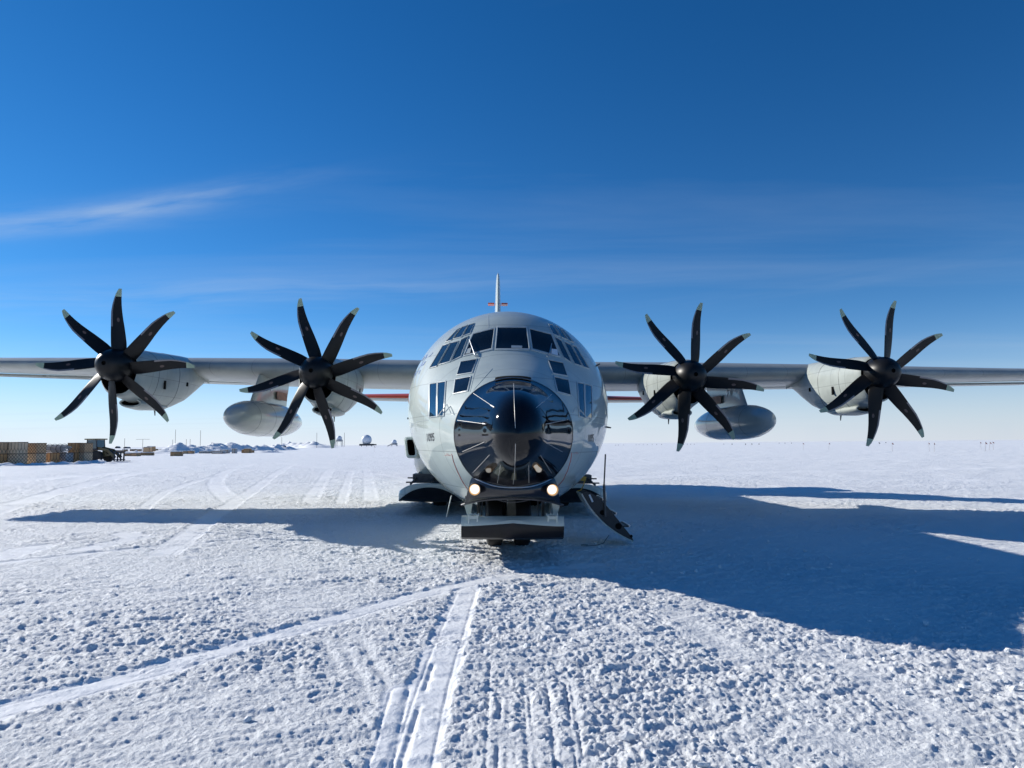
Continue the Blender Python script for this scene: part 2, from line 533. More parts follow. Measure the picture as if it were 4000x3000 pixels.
TRACKS = [  # pixel polyline on the ground, half width (m), depth (m)
    ([(-260, 2860), (0, 2785), (580, 2632), (1195, 2450), (1770, 2297), (2150, 2232), (2340, 2210)], 0.22, 0.016),
    ([(1822, 2310), (1760, 2480), (1690, 2680), (1600, 3000), (1560, 3160)], 0.21, 0.026),
    ([(1560, 2700), (1480, 3000), (1430, 3150)], 0.12, 0.012),
    ([(-200, 2230), (0, 2205), (452, 2155), (750, 2128), (1157, 2087)], 0.16, 0.022),
    ([(640, 2165), (687, 2128), (859, 1997), (949, 1943), (1139, 1816)], 0.30, 0.022),
    ([(-300, 2090), (0, 1988), (316, 1898), (633, 1834), (813, 1816)], 0.45, 0.03),
    ([(904, 1961), (841, 1897), (868, 1852), (985, 1812)], 0.38, 0.022),
    ([(1076, 1807), (1338, 1839), (1591, 1870)], 0.35, 0.022),
    ([(2300, 1878), (2900, 1846), (4100, 1822)], 0.8, 0.02),
    ([(2350, 1812), (3200, 1800), (4150, 1786)], 1.0, 0.02), ([(2500, 1845), (3300, 1872), (4150, 1880)], 0.35, 0.02),
    ([(-100, 1890), (180, 1868), (420, 1852)], 0.9, 0.02), ([(260, 1880), (560, 1838), (900, 1822), (1300, 1822)], 0.4, 0.02),
    ([(1205, 1965), (1290, 1832)], 0.30, 0.012), ([(1330, 1968), (1372, 1835)], 0.22, 0.012), ([(1446, 1955), (1432, 1832)], 0.30, 0.012),
    ([(560, 1985), (700, 1900), (1010, 1832)], 0.22, 0.015), ([(1180, 1900), (1400, 1862), (1575, 1885)], 0.22, 0.015),
    ([(330, 2150), (520, 2105), (480, 2085)], 0.30, 0.012), ([(-60, 2190), (60, 2165), (130, 2140)], 0.35, 0.012),
]
GROOVES = [([(1690, 2600), (1560, 3000)], 0.022, 0.02), ([(1340, 2520), (1460, 2760)], 0.04, 0.010), ([(1260, 2500), (1330, 2640)], 0.04, 0.010),
           ([(1400, 2480), (1520, 2700)], 0.04, 0.010), ([(3250, 2560), (3700, 2800)], 0.10, 0.010), ([(2650, 2400), (2900, 2560)], 0.12, 0.010),
           ([(3300, 2900), (3800, 3100)], 0.10, 0.010)]
for _k in range(9):                                    # fine comb marks left by the groomer
    _x0 = 1915 + 40 * _k + 13 * math.sin(_k * 2.9)
    _y0 = 2600 + 110 * abs(math.sin(_k * 1.9))
    GROOVES.append(([(_x0, _y0), (_x0 + (_x0 - 1985) * 0.40 + 20 * math.sin(_k * 5.1), 3180)], 0.009 + 0.006 * abs(math.sin(_k * 1.3)), 0.007 + 0.009 * abs(math.sin(_k * 2.1))))


def seg_dist(x, y, pts):
    best = np.full(x.shape, 1e9); side = np.zeros_like(x); along = np.zeros_like(x); acc = 0.0
    for a, b in zip(pts[:-1], pts[1:]):
        dx, dy = b[0] - a[0], b[1] - a[1]
        L2 = dx * dx + dy * dy; L = math.sqrt(L2)
        t = np.clip(((x - a[0]) * dx + (y - a[1]) * dy) / L2, 0, 1)
        ex, ey = x - (a[0] + t * dx), y - (a[1] + t * dy)
        d = np.hypot(ex, ey)
        k = d < best
        side = np.where(k, np.sign(ex * dy - ey * dx) * d, side)
        along = np.where(k, acc + t * L, along)
        best = np.where(k, d, best); acc += L
    return best, side, along


def smooth_poly(pts, n=8):
    P = np.array(pts, float)
    t = np.arange(len(P))
    tt = np.linspace(0, len(P) - 1, (len(P) - 1) * n + 1)
    return list(zip(pchip(t, P[:, 0], tt), pchip(t, P[:, 1], tt))) if len(P) > 2 else pts


def snow_height(x, y, want_packed=False):
    r = np.hypot(x, y)
    fade = np.clip((70 - r) / 50, 0, 1)
    low = vnoise(x * 0.45, y * 0.45, 3) + 0.6 * vnoise(x * 1.1 + 5, y * 1.1, 4)
    zone = np.clip(0.86 + 1.0 * low, 0.48, 1.35)                       # patches of crumbs and smoother crust
    right = np.clip((x + 0.9) / 1.6, 0, 1) * np.clip((9.5 - y) / 3.0, 0, 1)
    zone = np.maximum(zone, (0.45 + 0.45 * right) * np.clip(1 + 0.8 * low, 0.45, 1.3))
    h = 0.05 * vnoise(x * 0.12, y * 0.12, 1) + 0.03 * vnoise(x * 0.5, y * 0.5, 2)
    # wind-combed ribs left by the groomer, running roughly across the view
    u, v = x * math.cos(0.26) + y * math.sin(0.26), -x * math.sin(0.26) + y * math.cos(0.26)
    ribs = vnoise(u * 0.9, v * 5.5, 11) + 0.5 * vnoise(u * 2.0, v * 11, 12)
    h += 0.020 * ribs * fade * np.clip(1.2 - right, 0.2, 1)
    us, vs_ = u * 0.45, v
    crumbs = 0.024 * vnoise(us * 6.0, vs_ * 6.0, 20) + 0.024 * vnoise(us * 12.5, vs_ * 12.5, 23) + 0.019 * vnoise(x * 24, y * 26, 21) + 0.012 * vnoise(x * 50, y * 52, 22)
    wx, wy = 0.05 * vnoise(x * 5, y * 5, 25), 0.05 * vnoise(x * 5 + 7, y * 5, 26)         # break up the lattice

    def ridge(a, b, sd_):
        return 1 - 2 * np.abs(vnoise(a, b, sd_))
    crumbs = crumbs + 0.020 * ridge((us + wx) * 8, (vs_ + wy) * 8, 27) + 0.013 * ridge((us * 1.4 + wy) * 17, (vs_ + wx) * 17, 28) + 0.008 * ridge((x + wy) * 36, (y + wx) * 36, 29) - 0.018
    l1 = lumps(x + wx, y + wy, 0.040, 0.40, 30) * 0.040 * 0.65 * (0.45 + 0.55 * right)
    l2 = lumps(x + 3.1 + wx, y + 1.7 + wy, 0.075, 0.14, 40) * 0.075 * 0.48 * (0.4 + 0.6 * right)
    big = np.clip((vnoise(x * 0.8 + 9, y * 0.8, 50) - 0.08) * 4, 0, 1)
    big = np.maximum(big, 0.5 * right)
    l3 = lumps(x + 7.3 + wx, y + 4.1 + wy, 0.19, 0.05, 60, 0.14, 0.38) * 0.19 * 0.55 * big
    l1 = l1 * (0.25 + 0.75 * np.clip((24 - r) / 12, 0, 1)); l2 = l2 * np.clip((34 - r) / 14, 0.2, 1)
    rough = (crumbs * 1.1 + np.maximum(np.maximum(l1, l2), l3)) * zone * fade
    flat = np.ones_like(x); add = np.zeros_like(x)
    packed = np.zeros_like(x)

    def near(P, m):
        a = np.array(P)
        return np.nonzero((x > a[:, 0].min() - m) & (x < a[:, 0].max() + m) & (y > a[:, 1].min() - m) & (y < a[:, 1].max() + m))[0]
    for pts, w, dep in TRACKS:
        P = smooth_poly([tuple(ground_at(*p).xy) for p in pts])
        ii = near(P, w + 0.4)
        if not len(ii): continue
        X, Y = x[ii], y[ii]
        d, sd, al = seg_dist(X, Y, P)
        ed = w + 0.05 * vnoise(X * 3.3, Y * 3.3, 70) + 0.03 * vnoise(X * 11, Y * 11, 71)
        k = np.clip((ed - d) / 0.05, 0, 1); k = k * k * (3 - 2 * k)
        k = k * np.clip(0.92 + 0.8 * vnoise(X * 1.7, Y * 1.7, 72) + 0.5 * vnoise(X * 7, Y * 7, 73), 0.4, 1)
        flat[ii] = np.minimum(flat[ii], 1 - 0.84 * k)
        packed[ii] = np.maximum(packed[ii], k)
        v_ = -dep * 0.5 * k + 0.12 * dep * np.exp(-((d - w - 0.05) / 0.04) ** 2)     # pressed in, edge squeezed up a little
        for off in (-0.62, 0.55):                                                   # runner lines inside the strip
            v_ -= 0.009 * np.exp(-((sd - off * w) / 0.011) ** 2) * k
        add[ii] += v_
    for pts, w, dep in GROOVES:
        P = [tuple(ground_at(*p).xy) for p in pts]
        ii = near(P, w * 5)
        if not len(ii): continue
        X, Y = x[ii], y[ii]
        d, sd, al = seg_dist(X, Y, P)
        ww = w * (1 + 1.2 * vnoise(X * 6, Y * 6, 80))
        g = np.exp(-(d / np.maximum(ww, 0.006)) ** 2) * np.clip(vnoise(al * 2.6, al * 0 + w * 4000, 81) * 4 + 0.8, 0, 1)
        add[ii] -= dep * g
        flat[ii] = np.minimum(flat[ii], 1 - 0.6 * np.exp(-(d / (w * 2.2)) ** 2))
    far = np.clip((r - 60) / 300, 0, 1)
    h += far * 0.5 * vnoise(x * 0.012, y * 0.02, 90)
    mid = np.clip((r - 14) / 20, 0, 1) * np.clip((500 - r) / 300, 0, 1)
    h += mid * (0.07 * vnoise(x * 0.35, y * 1.0, 91) + 0.05 * vnoise(x * 1.1, y * 2.4, 92))
    out_z = h + rough * flat + add + ground_tilt(x, y)
    return (out_z, packed) if want_packed else out_z


def build_ground():
    fine = np.arange(-0.79, 0.7901, 0.00175)
    coarse = np.concatenate([np.arange(0.84, math.pi, 0.055), np.arange(-math.pi, -0.82, 0.055)])
    ang = np.concatenate([fine, coarse])
    nA = len(ang)
    rad = [0.0, 0.8, 1.6, 2.4, 3.0, 3.4]
    r = 3.5
    while r < 26: rad.append(r); r *= 1.0027
    while r < 120: rad.append(r); r *= 1.0075
    while r < 900: rad.append(r); r *= 1.03
    while r < 45000: rad.append(r); r *= 1.25
    rad = np.array(rad)
    rr, aa = np.meshgrid(rad[1:], ang, indexing='ij')
    x, y = (rr * np.sin(aa)).ravel(), (rr * np.cos(aa)).ravel()
    z, packed = snow_height(x, y, True)
    # drop by the earth's curvature far out
    z -= (x * x + y * y) / (2 * 6.371e6)
    co = np.empty((len(x) + 1, 3), np.float32)
    co[0] = (0, 0, float(z[:nA].mean()))
    co[1:, 0], co[1:, 1], co[1:, 2] = x, y, z
    nR = len(rad) - 1
    i = np.arange(nR - 1)[:, None] * nA
    j = np.arange(nA)[None, :]
    k = (j + 1) % nA
    quads = np.stack([i + j, i + nA + j, i + nA + k, i + k], -1).reshape(-1, 4) + 1
    tris = np.stack([np.zeros(nA, int), 1 + np.arange(nA), 1 + (np.arange(nA) + 1) % nA], -1)
    me = bpy.data.meshes.new('snow_ground')
    nq, nt = len(quads), len(tris)
    me.vertices.add(len(co)); me.vertices.foreach_set('co', co.ravel())
    me.loops.add(nq * 4 + nt * 3)
    me.loops.foreach_set('vertex_index', np.concatenate([quads.ravel(), tris.ravel()]).astype(np.int32))
    me.polygons.add(nq + nt)
    me.polygons.foreach_set('loop_start', np.concatenate([np.arange(nq) * 4, nq * 4 + np.arange(nt) * 3]).astype(np.int32))
    me.update(calc_edges=True)
    me.validate()
    at = me.attributes.new('packed', 'FLOAT', 'POINT')
    at.data.foreach_set('value', np.concatenate([[0.0], packed]).astype(np.float32))
    me.materials.append(MT['snow'])
    me.shade_smooth()
    o = bpy.data.objects.new('snow_ground', me)
    COL.objects.link(o)
    return tag(o, 'wide groomed white snow field with ski tracks running to the horizon', 'snow', kind='structure')


ground = build_ground()
if ground.data.polygons[0].normal.z < 0:
    ground.data.flip_normals()


def gh(x, y):
    return float(snow_height(np.array([float(x)]), np.array([float(y)]))[0])


def build_chunks():
    """loose angular clods lying on the crust (nobody could count them)"""
    bm = bmesh.new(); bmesh.ops.create_icosphere(bm, subdivisions=1, radius=1.0)
    base = np.array([v.co[:] for v in bm.verts]); fac = np.array([[v.index for v in f.verts] for f in bm.faces]); bm.free()
    n = 5200
    rad = 4.0 * (26 / 4.0) ** rng.random(n)
    a = rng.uniform(-0.8, 0.8, n)
    x, y = rad * np.sin(a), rad * np.cos(a)
    keep = np.ones(n, bool)
    for pts, w, dep in TRACKS:
        d, _, _ = seg_dist(x, y, smooth_poly([tuple(ground_at(*p).xy) for p in pts]))
        keep &= d > w * 0.95
    pat = np.clip(vnoise(x * 0.8 + 9, y * 0.8, 50) * 3.2 + 0.25, 0.04, 1) * np.clip((x + 2.5) / 3, 0.35, 1)
    keep &= rng.random(n) < pat
    x, y = x[keep], y[keep]
    n = len(x)
    z = snow_height(x, y)
    s = 0.007 + 0.036 * rng.random(n) ** 6.0
    V = np.empty((n, len(base), 3))
    for i in range(n):
        b = base * rng.uniform(0.62, 1.15, (len(base), 1)) * rng.uniform((0.8, 0.7, 0.55), (1.5, 1.1, 0.95))
        q = Matrix.Rotation(rng.uniform(0, 6.28), 3, 'Z') @ Matrix.Rotation(rng.uniform(-.5, .5), 3, 'X')
        V[i] = (b * s[i]) @ np.array(q).T + (x[i], y[i], z[i] + s[i] * 0.30)
    Fs = (fac[None] + (np.arange(n) * len(base))[:, None, None]).reshape(-1, 3)
    me = bpy.data.meshes.new('snow_chunks')
    me.from_pydata(V.reshape(-1, 3).tolist(), [], Fs.tolist())
    me.materials.append(MT['snow_pile'])
    o = bpy.data.objects.new('snow_chunks', me); COL.objects.link(o)
    tag(o, 'loose crumbs and clods of white snow lying on the crust', 'snow', kind='stuff')


build_chunks()

# ================================================================== AIRCRAFT
# local frame: x to the viewer's right, y = metres aft of the nose tip, z up from the snow
NOSE = (0.05, 9.25, 0.0)
air = empty('cargo_aircraft', NOSE, (0, R(0.85), R(1.95)))
tag(air, 'grey four-propeller ski transport aircraft with glossy black nose on the snow', 'aircraft')
bpy.context.view_layer.update()
AIR_M = Matrix.Translation(NOSE) @ Matrix.Rotation(R(1.95), 4, 'Z') @ Matrix.Rotation(R(0.85), 4, 'Y')
AIR_I = AIR_M.inverted()


def local_ray(px, py):
    o = AIR_I @ Vector((0, 0, CAM_H))
    d = (AIR_I.to_3x3() @ px_dir(px, py)).normalized()
    return o, d


ST = [  # aft, top, bottom, half width, height of the widest point
    (0.00, 2.13, 2.13, 0.00, 2.13),
    (0.03, 2.275, 2.000, 0.125, 2.13),
    (0.10, 2.425, 1.890, 0.230, 2.135),
    (0.25, 2.585, 1.765, 0.345, 2.14),
    (0.45, 2.695, 1.680, 0.425, 2.145),
    (0.65, 2.765, 1.615, 0.492, 2.15),
    (0.85, 2.815, 1.560, 0.568, 2.15),
    (1.20, 2.895, 1.450, 0.706, 2.16),
    (1.50, 2.960, 1.345, 0.825, 2.17),
    (1.85, 3.070, 1.200, 0.965, 2.18),
    (2.40, 3.300, 1.020, 1.270, 2.30),
    (3.00, 3.570, 0.870, 1.540, 2.42),
    (3.40, 3.800, 0.800, 1.690, 2.50),
    (4.00, 4.290, 0.720, 1.890, 2.60),
    (4.60, 4.620, 0.670, 2.030, 2.68),
    (5.30, 4.850, 0.645, 2.130, 2.75),
    (6.20, 4.955, 0.630, 2.185, 2.79),
    (7.50, 4.975, 0.625, 2.200, 2.80),
    (18.0, 4.975, 0.625, 2.200, 2.80),
    (20.0, 4.960, 1.000, 2.120, 2.95),
    (23.0, 4.900, 2.050, 1.720, 3.45),
    (26.0, 4.780, 3.100, 1.050, 3.95),
    (28.3, 4.620, 3.850, 0.420, 4.25),
    (28.9, 4.350, 4.100, 0.080, 4.25)]
ST = np.array(ST)
NA = 96


def fus_ring(s):
    top, bot, hw, zc_ = (float(pchip(ST[:, 0], ST[:, k], s)) for k in (1, 2, 3, 4))
    ring = []
    for k in range(NA):
        t = 2 * math.pi * k / NA
        c, sn = math.cos(t), math.sin(t)
        ring.append((hw * c, s, zc_ + (top - zc_ if sn > 0 else zc_ - bot) * sn))
    return ring


def fus_x(s, z):
    top, bot, hw, zc_ = (float(pchip(ST[:, 0], ST[:, k], s)) for k in (1, 2, 3, 4))
    q = (z - zc_) / ((top - zc_) if z > zc_ else (zc_ - bot))
    return hw * math.sqrt(max(0, 1 - q * q))


JOINT = 1.85
rs = [0.0005, 0.008, 0.02] + list(np.linspace(0.04, 0.3, 9)) + list(np.linspace(0.36, JOINT, 30))
radome = MB().loft([fus_ring(s) for s in rs], cap1=True).build('radome', 'radome', air)
tag(radome, 'glossy black drooped nose dome')

# fuselage skin with the nose wheel well cut out of the belly
WELL = (2.22, 5.15, 0.60)
fs = list(np.linspace(JOINT + 0.012, 6.4, 48)) + list(np.linspace(6.7, 18, 24)) + list(np.linspace(18.5, 28.9, 22))
mb = MB()
rings = [fus_ring(s) for s in fs]
mb.loft(rings, cap0=False, cap1=True)
keepf = []
for q in mb.f:
    c = [sum(mb.v[i][k] for i in q) / len(q) for k in range(3)]
    keepf.append(not (WELL[0] < c[1] < WELL[1] and abs(c[0]) < WELL[2] and c[2] < 1.75))
mb.m = [m_ for m_, k in zip(mb.m, keepf) if k]
mb.f = [f_ for f_, k in zip(mb.f, keepf) if k]
fus = mb.build('fuselage', 'paint', air, angle=60)

# one closed copy of the skin only for measuring where sight lines meet it
_v, _f = [], []
_r = [fus_ring(s) for s in rs + fs]
_mb = MB().loft(_r)
BVH = BVHTree.FromPolygons([Vector(p) for p in _mb.v], _mb.f)


def on_skin(px, py, lift=0.0):
    o, d = local_ray(px, py)
    hit, nrm, _, _ = BVH.ray_cast(o, d)
    if hit is None:
        hit, nrm, _, _ = BVH.find_nearest(o + d * 14.5)
    if nrm.dot(d) > 0: nrm = -nrm
    return hit + nrm * lift, nrm


def skin_lift(p, lift):
    """push a point that lies near the skin out along the skin normal"""
    hit, nrm, _, _ = BVH.find_nearest(Vector(p))
    c = Vector((0, hit.y + 0.6, 2.6))
    if nrm.dot(hit - c) < 0: nrm = -nrm
    return hit + nrm * lift


# wheel well box
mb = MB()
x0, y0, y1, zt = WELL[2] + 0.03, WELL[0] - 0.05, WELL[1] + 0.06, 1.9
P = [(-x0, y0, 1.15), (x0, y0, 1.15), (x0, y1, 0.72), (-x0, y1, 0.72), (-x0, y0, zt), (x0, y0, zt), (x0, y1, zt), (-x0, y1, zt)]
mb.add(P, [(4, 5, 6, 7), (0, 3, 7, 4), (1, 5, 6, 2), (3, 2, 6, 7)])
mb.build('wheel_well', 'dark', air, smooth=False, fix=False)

# nose joint collar and the raised top scoop lip
col = MB()
rg = [fus_ring(JOINT - 0.004), fus_ring(JOINT + 0.016)]
cen = Vector((0, 0, 2.2))
ro = [[(p[0] * 1.004, p[1], 2.18 + (p[2] - 2.18) * 1.004) for p in r_] for r_ in rg]
col.loft(ro, cap0=False, cap1=False)
col.build('nose_collar', 'dmetal', air)


def skin_quad(c4, n=8, lift=0.006):
    """4 pixel corners TL TR BR BL -> curved patch lying on the skin"""
    G = []
    for i in range(n + 1):
        row = []
        for j in range(n + 1):
            u, v = j / n, i / n
            x = (c4[0][0] * (1 - u) + c4[1][0] * u) * (1 - v) + (c4[3][0] * (1 - u) + c4[2][0] * u) * v
            y = (c4[0][1] * (1 - u) + c4[1][1] * u) * (1 - v) + (c4[3][1] * (1 - u) + c4[2][1] * u) * v
            row.append(on_skin(x, y, lift)[0])
        G.append(row)
    return G


def make_window(c4, glass='glass', fr=7.0, n=8):
    fr = fr * 0.75
    cx_ = sum(p[0] for p in c4) / 4; cy_ = sum(p[1] for p in c4) / 4
    # frame: ring of strips around the opening, proud of the skin
    def grow(k):
        r_ = []
        for p in c4:
            dx, dy = p[0] - cx_, p[1] - cy_
            r_.append((p[0] + math.copysign(min(k, abs(dx) * 0.5 + 2), dx), p[1] + math.copysign(min(k, abs(dy) * 0.5 + 2), dy)))
        return r_

    def loop(c, lift):
        pts = []
        for i in range(4):
            a, b = c[i], c[(i + 1) % 4]
            for t in range(n):
                pts.append(on_skin(a[0] + (b[0] - a[0]) * t / n, a[1] + (b[1] - a[1]) * t / n, lift)[0])
        return pts
    fm = MB().loft([loop(grow(fr), -0.01), loop(grow(fr), 0.012), loop(grow(fr * 0.35), 0.017), loop(c4, 0.012), loop(c4, -0.01)], cap0=False, cap1=False)
    w = fm.build('window', 'frame', air, fix=True)
    G = skin_quad([(p[0] + (cx_ - p[0]) * 0.002, p[1] + (cy_ - p[1]) * 0.002) for p in c4], n, 0.005)
    g = MB()
    V = [p for r_ in G for p in r_]
    g.add(V, [(i * (n + 1) + j, i * (n + 1) + j + 1, (i + 1) * (n + 1) + j + 1, (i + 1) * (n + 1) + j) for i in range(n) for j in range(n)])
    g.build('pane', glass, w)
    return w


def crop(pts, ox, oy, k):
    return [(ox + x * k, oy + y * k) for x, y in pts]


A = (1550, 1180, 0.40687)
B8 = (1600, 1240, 0.18083)
C3 = (1950, 1240, 0.24108)
for q, o3, g, fr in [
    ([(972, 248), (1240, 248), (1268, 450), (952, 450)], A, 'glass', 7),
    ([(737, 308), (934, 258), (910, 446), (650, 512)], A, 'glass', 7),
    ([(1276, 260), (1480, 313), (1560, 518), (1304, 450)], A, 'glass', 7),
    # viewer's left, lower row then upper row
    ([(1120, 490), (1262, 418), (1104, 842), (915, 940)], B8, 'glass_side', 4),
    ([(895, 560), (1050, 522), (868, 952), (645, 1018)], B8, 'glass_side', 4),
    ([(722, 618), (862, 568), (600, 1050), (445, 1092)], B8, 'glass_side', 4),
    ([(1290, 168), (1392, 138), (1305, 345), (1155, 402)], B8, 'glass_side', 3),
    ([(1140, 215), (1250, 175), (1115, 422), (950, 468)], B8, 'glass_side', 3),
    ([(1025, 280), (1088, 243), (918, 490), (782, 538)], B8, 'glass_side', 3),
    ([(1120, 960), (1452, 908), (1345, 1188), (1034, 1242)], B8, 'glass', 4),
    ([(1002, 1346), (1318, 1288), (1250, 1580), (962, 1645)], B8, 'glass', 5),
    ([(400, 776), (468, 766), (447, 1088), (394, 1092)], A, 'glass_side', 5),
    ([(322, 790), (384, 779), (380, 1094), (317, 1102)], A, 'glass_side', 5),
    # viewer's right
    ([(895, 318), (1008, 378), (1168, 732), (1038, 650)], C3, 'glass_side', 4),
    ([(1048, 398), (1150, 442), (1343, 790), (1215, 750)], C3, 'glass_side', 4),
    ([(1178, 450), (1250, 488), (1455, 832), (1352, 796)], C3, 'glass_side', 4),
    ([(797, 115), (864, 127), (978, 312), (868, 264)], C3, 'glass_side', 3),
    ([(905, 138), (955, 163), (1108, 362), (1006, 322)], C3, 'glass_side', 3),
    ([(1000, 185), (1035, 208), (1200, 408), (1125, 376)], C3, 'glass_side', 3),
    ([(792, 692), (1028, 738), (1098, 948), (873, 903)], C3, 'glass', 4),
    ([(894, 968), (1113, 1018), (1153, 1258), (946, 1198)], C3, 'glass', 5),
    ([(1268, 1058), (1364, 1078), (1379, 1612), (1302, 1600)], C3, 'glass_side', 5),
    ([(1388, 1082), (1488, 1112), (1498, 1626), (1396, 1618)], C3, 'glass_side', 5)]:
    make_window(crop(q, *o3), g, fr)

# card behind the centre windscreen and a clipboard behind the right one, shown as plates against the glass
for q, o3, nm in (([(1100, 419), (1203, 421), (1202, 444), (1099, 442)], A, 'placard'), ([(848, 512), (940, 520), (952, 618), (842, 588)], C3, 'clipboard'),
                  ([(668, 455), (715, 440), (705, 492), (660, 500)], A, 'headset')):
    G = skin_quad(crop(q, *o3), 2, 0.008)
    mb = MB().add([p for r_ in G for p in r_], [(i * 3 + j, i * 3 + j + 1, (i + 1) * 3 + j + 1, (i + 1) * 3 + j) for i in range(2) for j in range(2)])
    mb.build(nm, 'white' if nm == 'clipboard' else 'frame', air)


# lightning strips on the nose dome
def skin_strip(pxs, r=0.006, name='lightning_strip', m='strip', parent=radome, n=14, lift=0.004):
    P = []
    for a, b in zip(pxs[:-1], pxs[1:]):
        for t in range(n):
            P.append(on_skin(a[0] + (b[0] - a[0]) * t / n, a[1] + (b[1] - a[1]) * t / n, lift)[0])
    P.append(on_skin(*pxs[-1], lift)[0])
    return MB().tube(P, r, 6).build(name, m, parent)


for pts in ([(1122, 782), (1138, 1212)], [(1140, 1360), (1132, 1640), (1118, 1745)], [(737, 878), (938, 1012)], [(1488, 886), (1337, 1016)],
            [(585, 1135), (855, 1172)], [(1640, 1128), (1430, 1172)], [(632, 1436), (842, 1344)], [(1590, 1438), (1436, 1354)],
            [(732, 1638), (892, 1466)], [(1484, 1640), (1378, 1470)], [(966, 1735), (998, 1562)], [(1268, 1735), (1266, 1562)]):
    skin_strip(crop(pts, *A), 0.0042)
# the thicker, brighter head of two strips
for pts in ([(905, 992), (938, 1012)], [(825, 1168), (855, 1172)]):
    skin_strip(crop(pts, *A), 0.011)

# red stripe markings with tiny captions
for pts in ([(528, 1458), (545, 1530), (580, 1620), (630, 1720), (682, 1800)], [(1679, 1448), (1668, 1520), (1640, 1615), (1595, 1710), (1530, 1785)]):
    skin_strip(crop(pts, *A), 0.007, 'red_stripe', 'redline', fus, 6, 0.001)
# thin painted / raised lines on the brow
for pts in ([(880, 110), (880, 250)], [(918, 640), (830, 740), (738, 845)], [(798, 530), (745, 690), (705, 860)],
            [(100, 1170), (200, 1148), (305, 1132)], [(1880, 1150), (1960, 1165), (2015, 1180)]):
    skin_strip(crop(pts, *A), 0.004, 'skin_bead', 'frame', fus, 8, 0.0015)


def text_mesh(txt, size_x=0.8):
    cu = bpy.data.curves.new('t', 'FONT')
    cu.body = txt
    cu.resolution_u = 4
    cu.offset = 0.022
    ob = bpy.data.objects.new('t', cu)
    COL.objects.link(ob)
    dg = bpy.context.evaluated_depsgraph_get()
    me = bpy.data.meshes.new_from_object(ob.evaluated_get(dg))
    bpy.data.objects.remove(ob); bpy.data.curves.remove(cu)
    V = np.array([v.co[:] for v in me.vertices]); Fs = [tuple(p.vertices) for p in me.polygons]
    bpy.data.meshes.remove(me)
    V[:, 0] -= V[:, 0].min(); V[:, 1] -= V[:, 1].min()
    return V / np.array([V[:, 0].max(), V[:, 1].max(), 1]), Fs


def text_on_skin(txt, c4, m, name):
    V, Fs = text_mesh(txt)
    P = []
    for u, v, _ in V:
        v = 1 - v
        x = (c4[0][0] * (1 - u) + c4[1][0] * u) * (1 - v) + (c4[3][0] * (1 - u) + c4[2][0] * u) * v
        y = (c4[0][1] * (1 - u) + c4[1][1] * u) * (1 - v) + (c4[3][1] * (1 - u) + c4[2][1] * u) * v
        P.append(on_skin(x, y, 0.004)[0])
    return MB().add(P, Fs).build(name, m, fus, smooth=False, fix=False)


text_on_skin('1095', crop([(288, 1262), (358, 1254), (362, 1336), (293, 1340)], *A), 'ink', 'serial_number')
text_on_skin('1095', crop([(1836, 1272), (1890, 1266), (1890, 1345), (1836, 1340)], *A), 'ink', 'serial_number')
text_on_skin('NOSE', crop([(474, 1455), (498, 1456), (498, 1462), (474, 1461)], *A), 'redline', 'caption')
text_on_skin('NO STEP', crop([(462, 1467), (518, 1467), (518, 1474), (462, 1474)], *A), 'redline', 'caption')
text_on_skin('NOSE', crop([(1708, 1440), (1732, 1440), (1732, 1446), (1708, 1446)], *A), 'redline', 'caption')
text_on_skin('NO STEP', crop([(1692, 1452), (1744, 1452), (1744, 1459), (1692, 1459)], *A), 'redline', 'caption')

# large service title along the fuselage side, ending beside the windows
V, Fs = text_mesh('U.S. AIR FORCE')
P = []
S_END, LEN, Z0, HT = 4.30, 6.4, 3.36, 0.45
for u, v, _ in V:
    s = S_END + (1 - u) * LEN
    z = Z0 + v * HT
    x = -fus_x(s, z)
    P.append(skin_lift((x, s, z), 0.004))
tag(MB().add(P, Fs).build('title_lettering', 'blue_ink', fus, smooth=False, fix=False), kind='stuff')
P = []
for u, v, _ in V:
    s = S_END + 1.0 + u * LEN
    z = Z0 + v * HT
    P.append(skin_lift((fus_x(s, z), s, z), 0.004))
tag(MB().add(P, Fs).build('title_lettering', 'blue_ink', fus, smooth=False, fix=False), kind='stuff')

# black top scoop at the top of the nose joint
mb = MB()
o_, i_ = [], []
for t in np.linspace(0, 1, 17):
    xa = 938 + (1296 - 938) * t
    ya = 768 - 26 * math.sin(math.pi * t)
    o_.append(on_skin(1550 + xa * A[2], 1180 + ya * A[2], 0.03)[0])
mb.tube(o_, 0.009, 6, 1)
top_ = []
for t in np.linspace(0.03, 0.97, 17):
    xa = 938 + (1296 - 938) * t
    ya = 748 - 32 * math.sin(math.pi * min(1, max(0, t))) ** 0.35
    top_.append(on_skin(1550 + xa * A[2], 1180 + ya * A[2], 0.018)[0])
low_ = []
for t in np.linspace(0.01, 0.99, 17):
    xa = 938 + (1296 - 938) * t
    ya = 764 - 25 * math.sin(math.pi * t)
    low_.append(on_skin(1550 + xa * A[2], 1180 + ya * A[2], 0.012)[0])
mb.add(top_ + low_, [(k, k + 1, 18 + k, 17 + k) for k in range(16)])
mb.build('brow_vent', ['dark', 'metal'], air)

# wipers
for base, tip, foot in (((757, 522), (700, 368), (790, 520)), ((1462, 512), (1482, 408), (1440, 525))):
    b0, n0 = on_skin(*crop([base], *A)[0], 0.035); t0, _ = on_skin(*crop([tip], *A)[0], 0.03)
    f0, _ = on_skin(*crop([foot], *A)[0], 0.012); b1, _ = on_skin(*crop([base], *A)[0], 0.0)
    mb = MB().tube([b0, (b0 * 2 + t0) / 3, t0], [0.016, 0.013, 0.006], 8)
    mb.tube([b1, b0], 0.018, 8).tube([b1 + Vector((0, 0, 0.0)), f0], 0.014, 8)
    mb.build('wiper', 'metal', air)

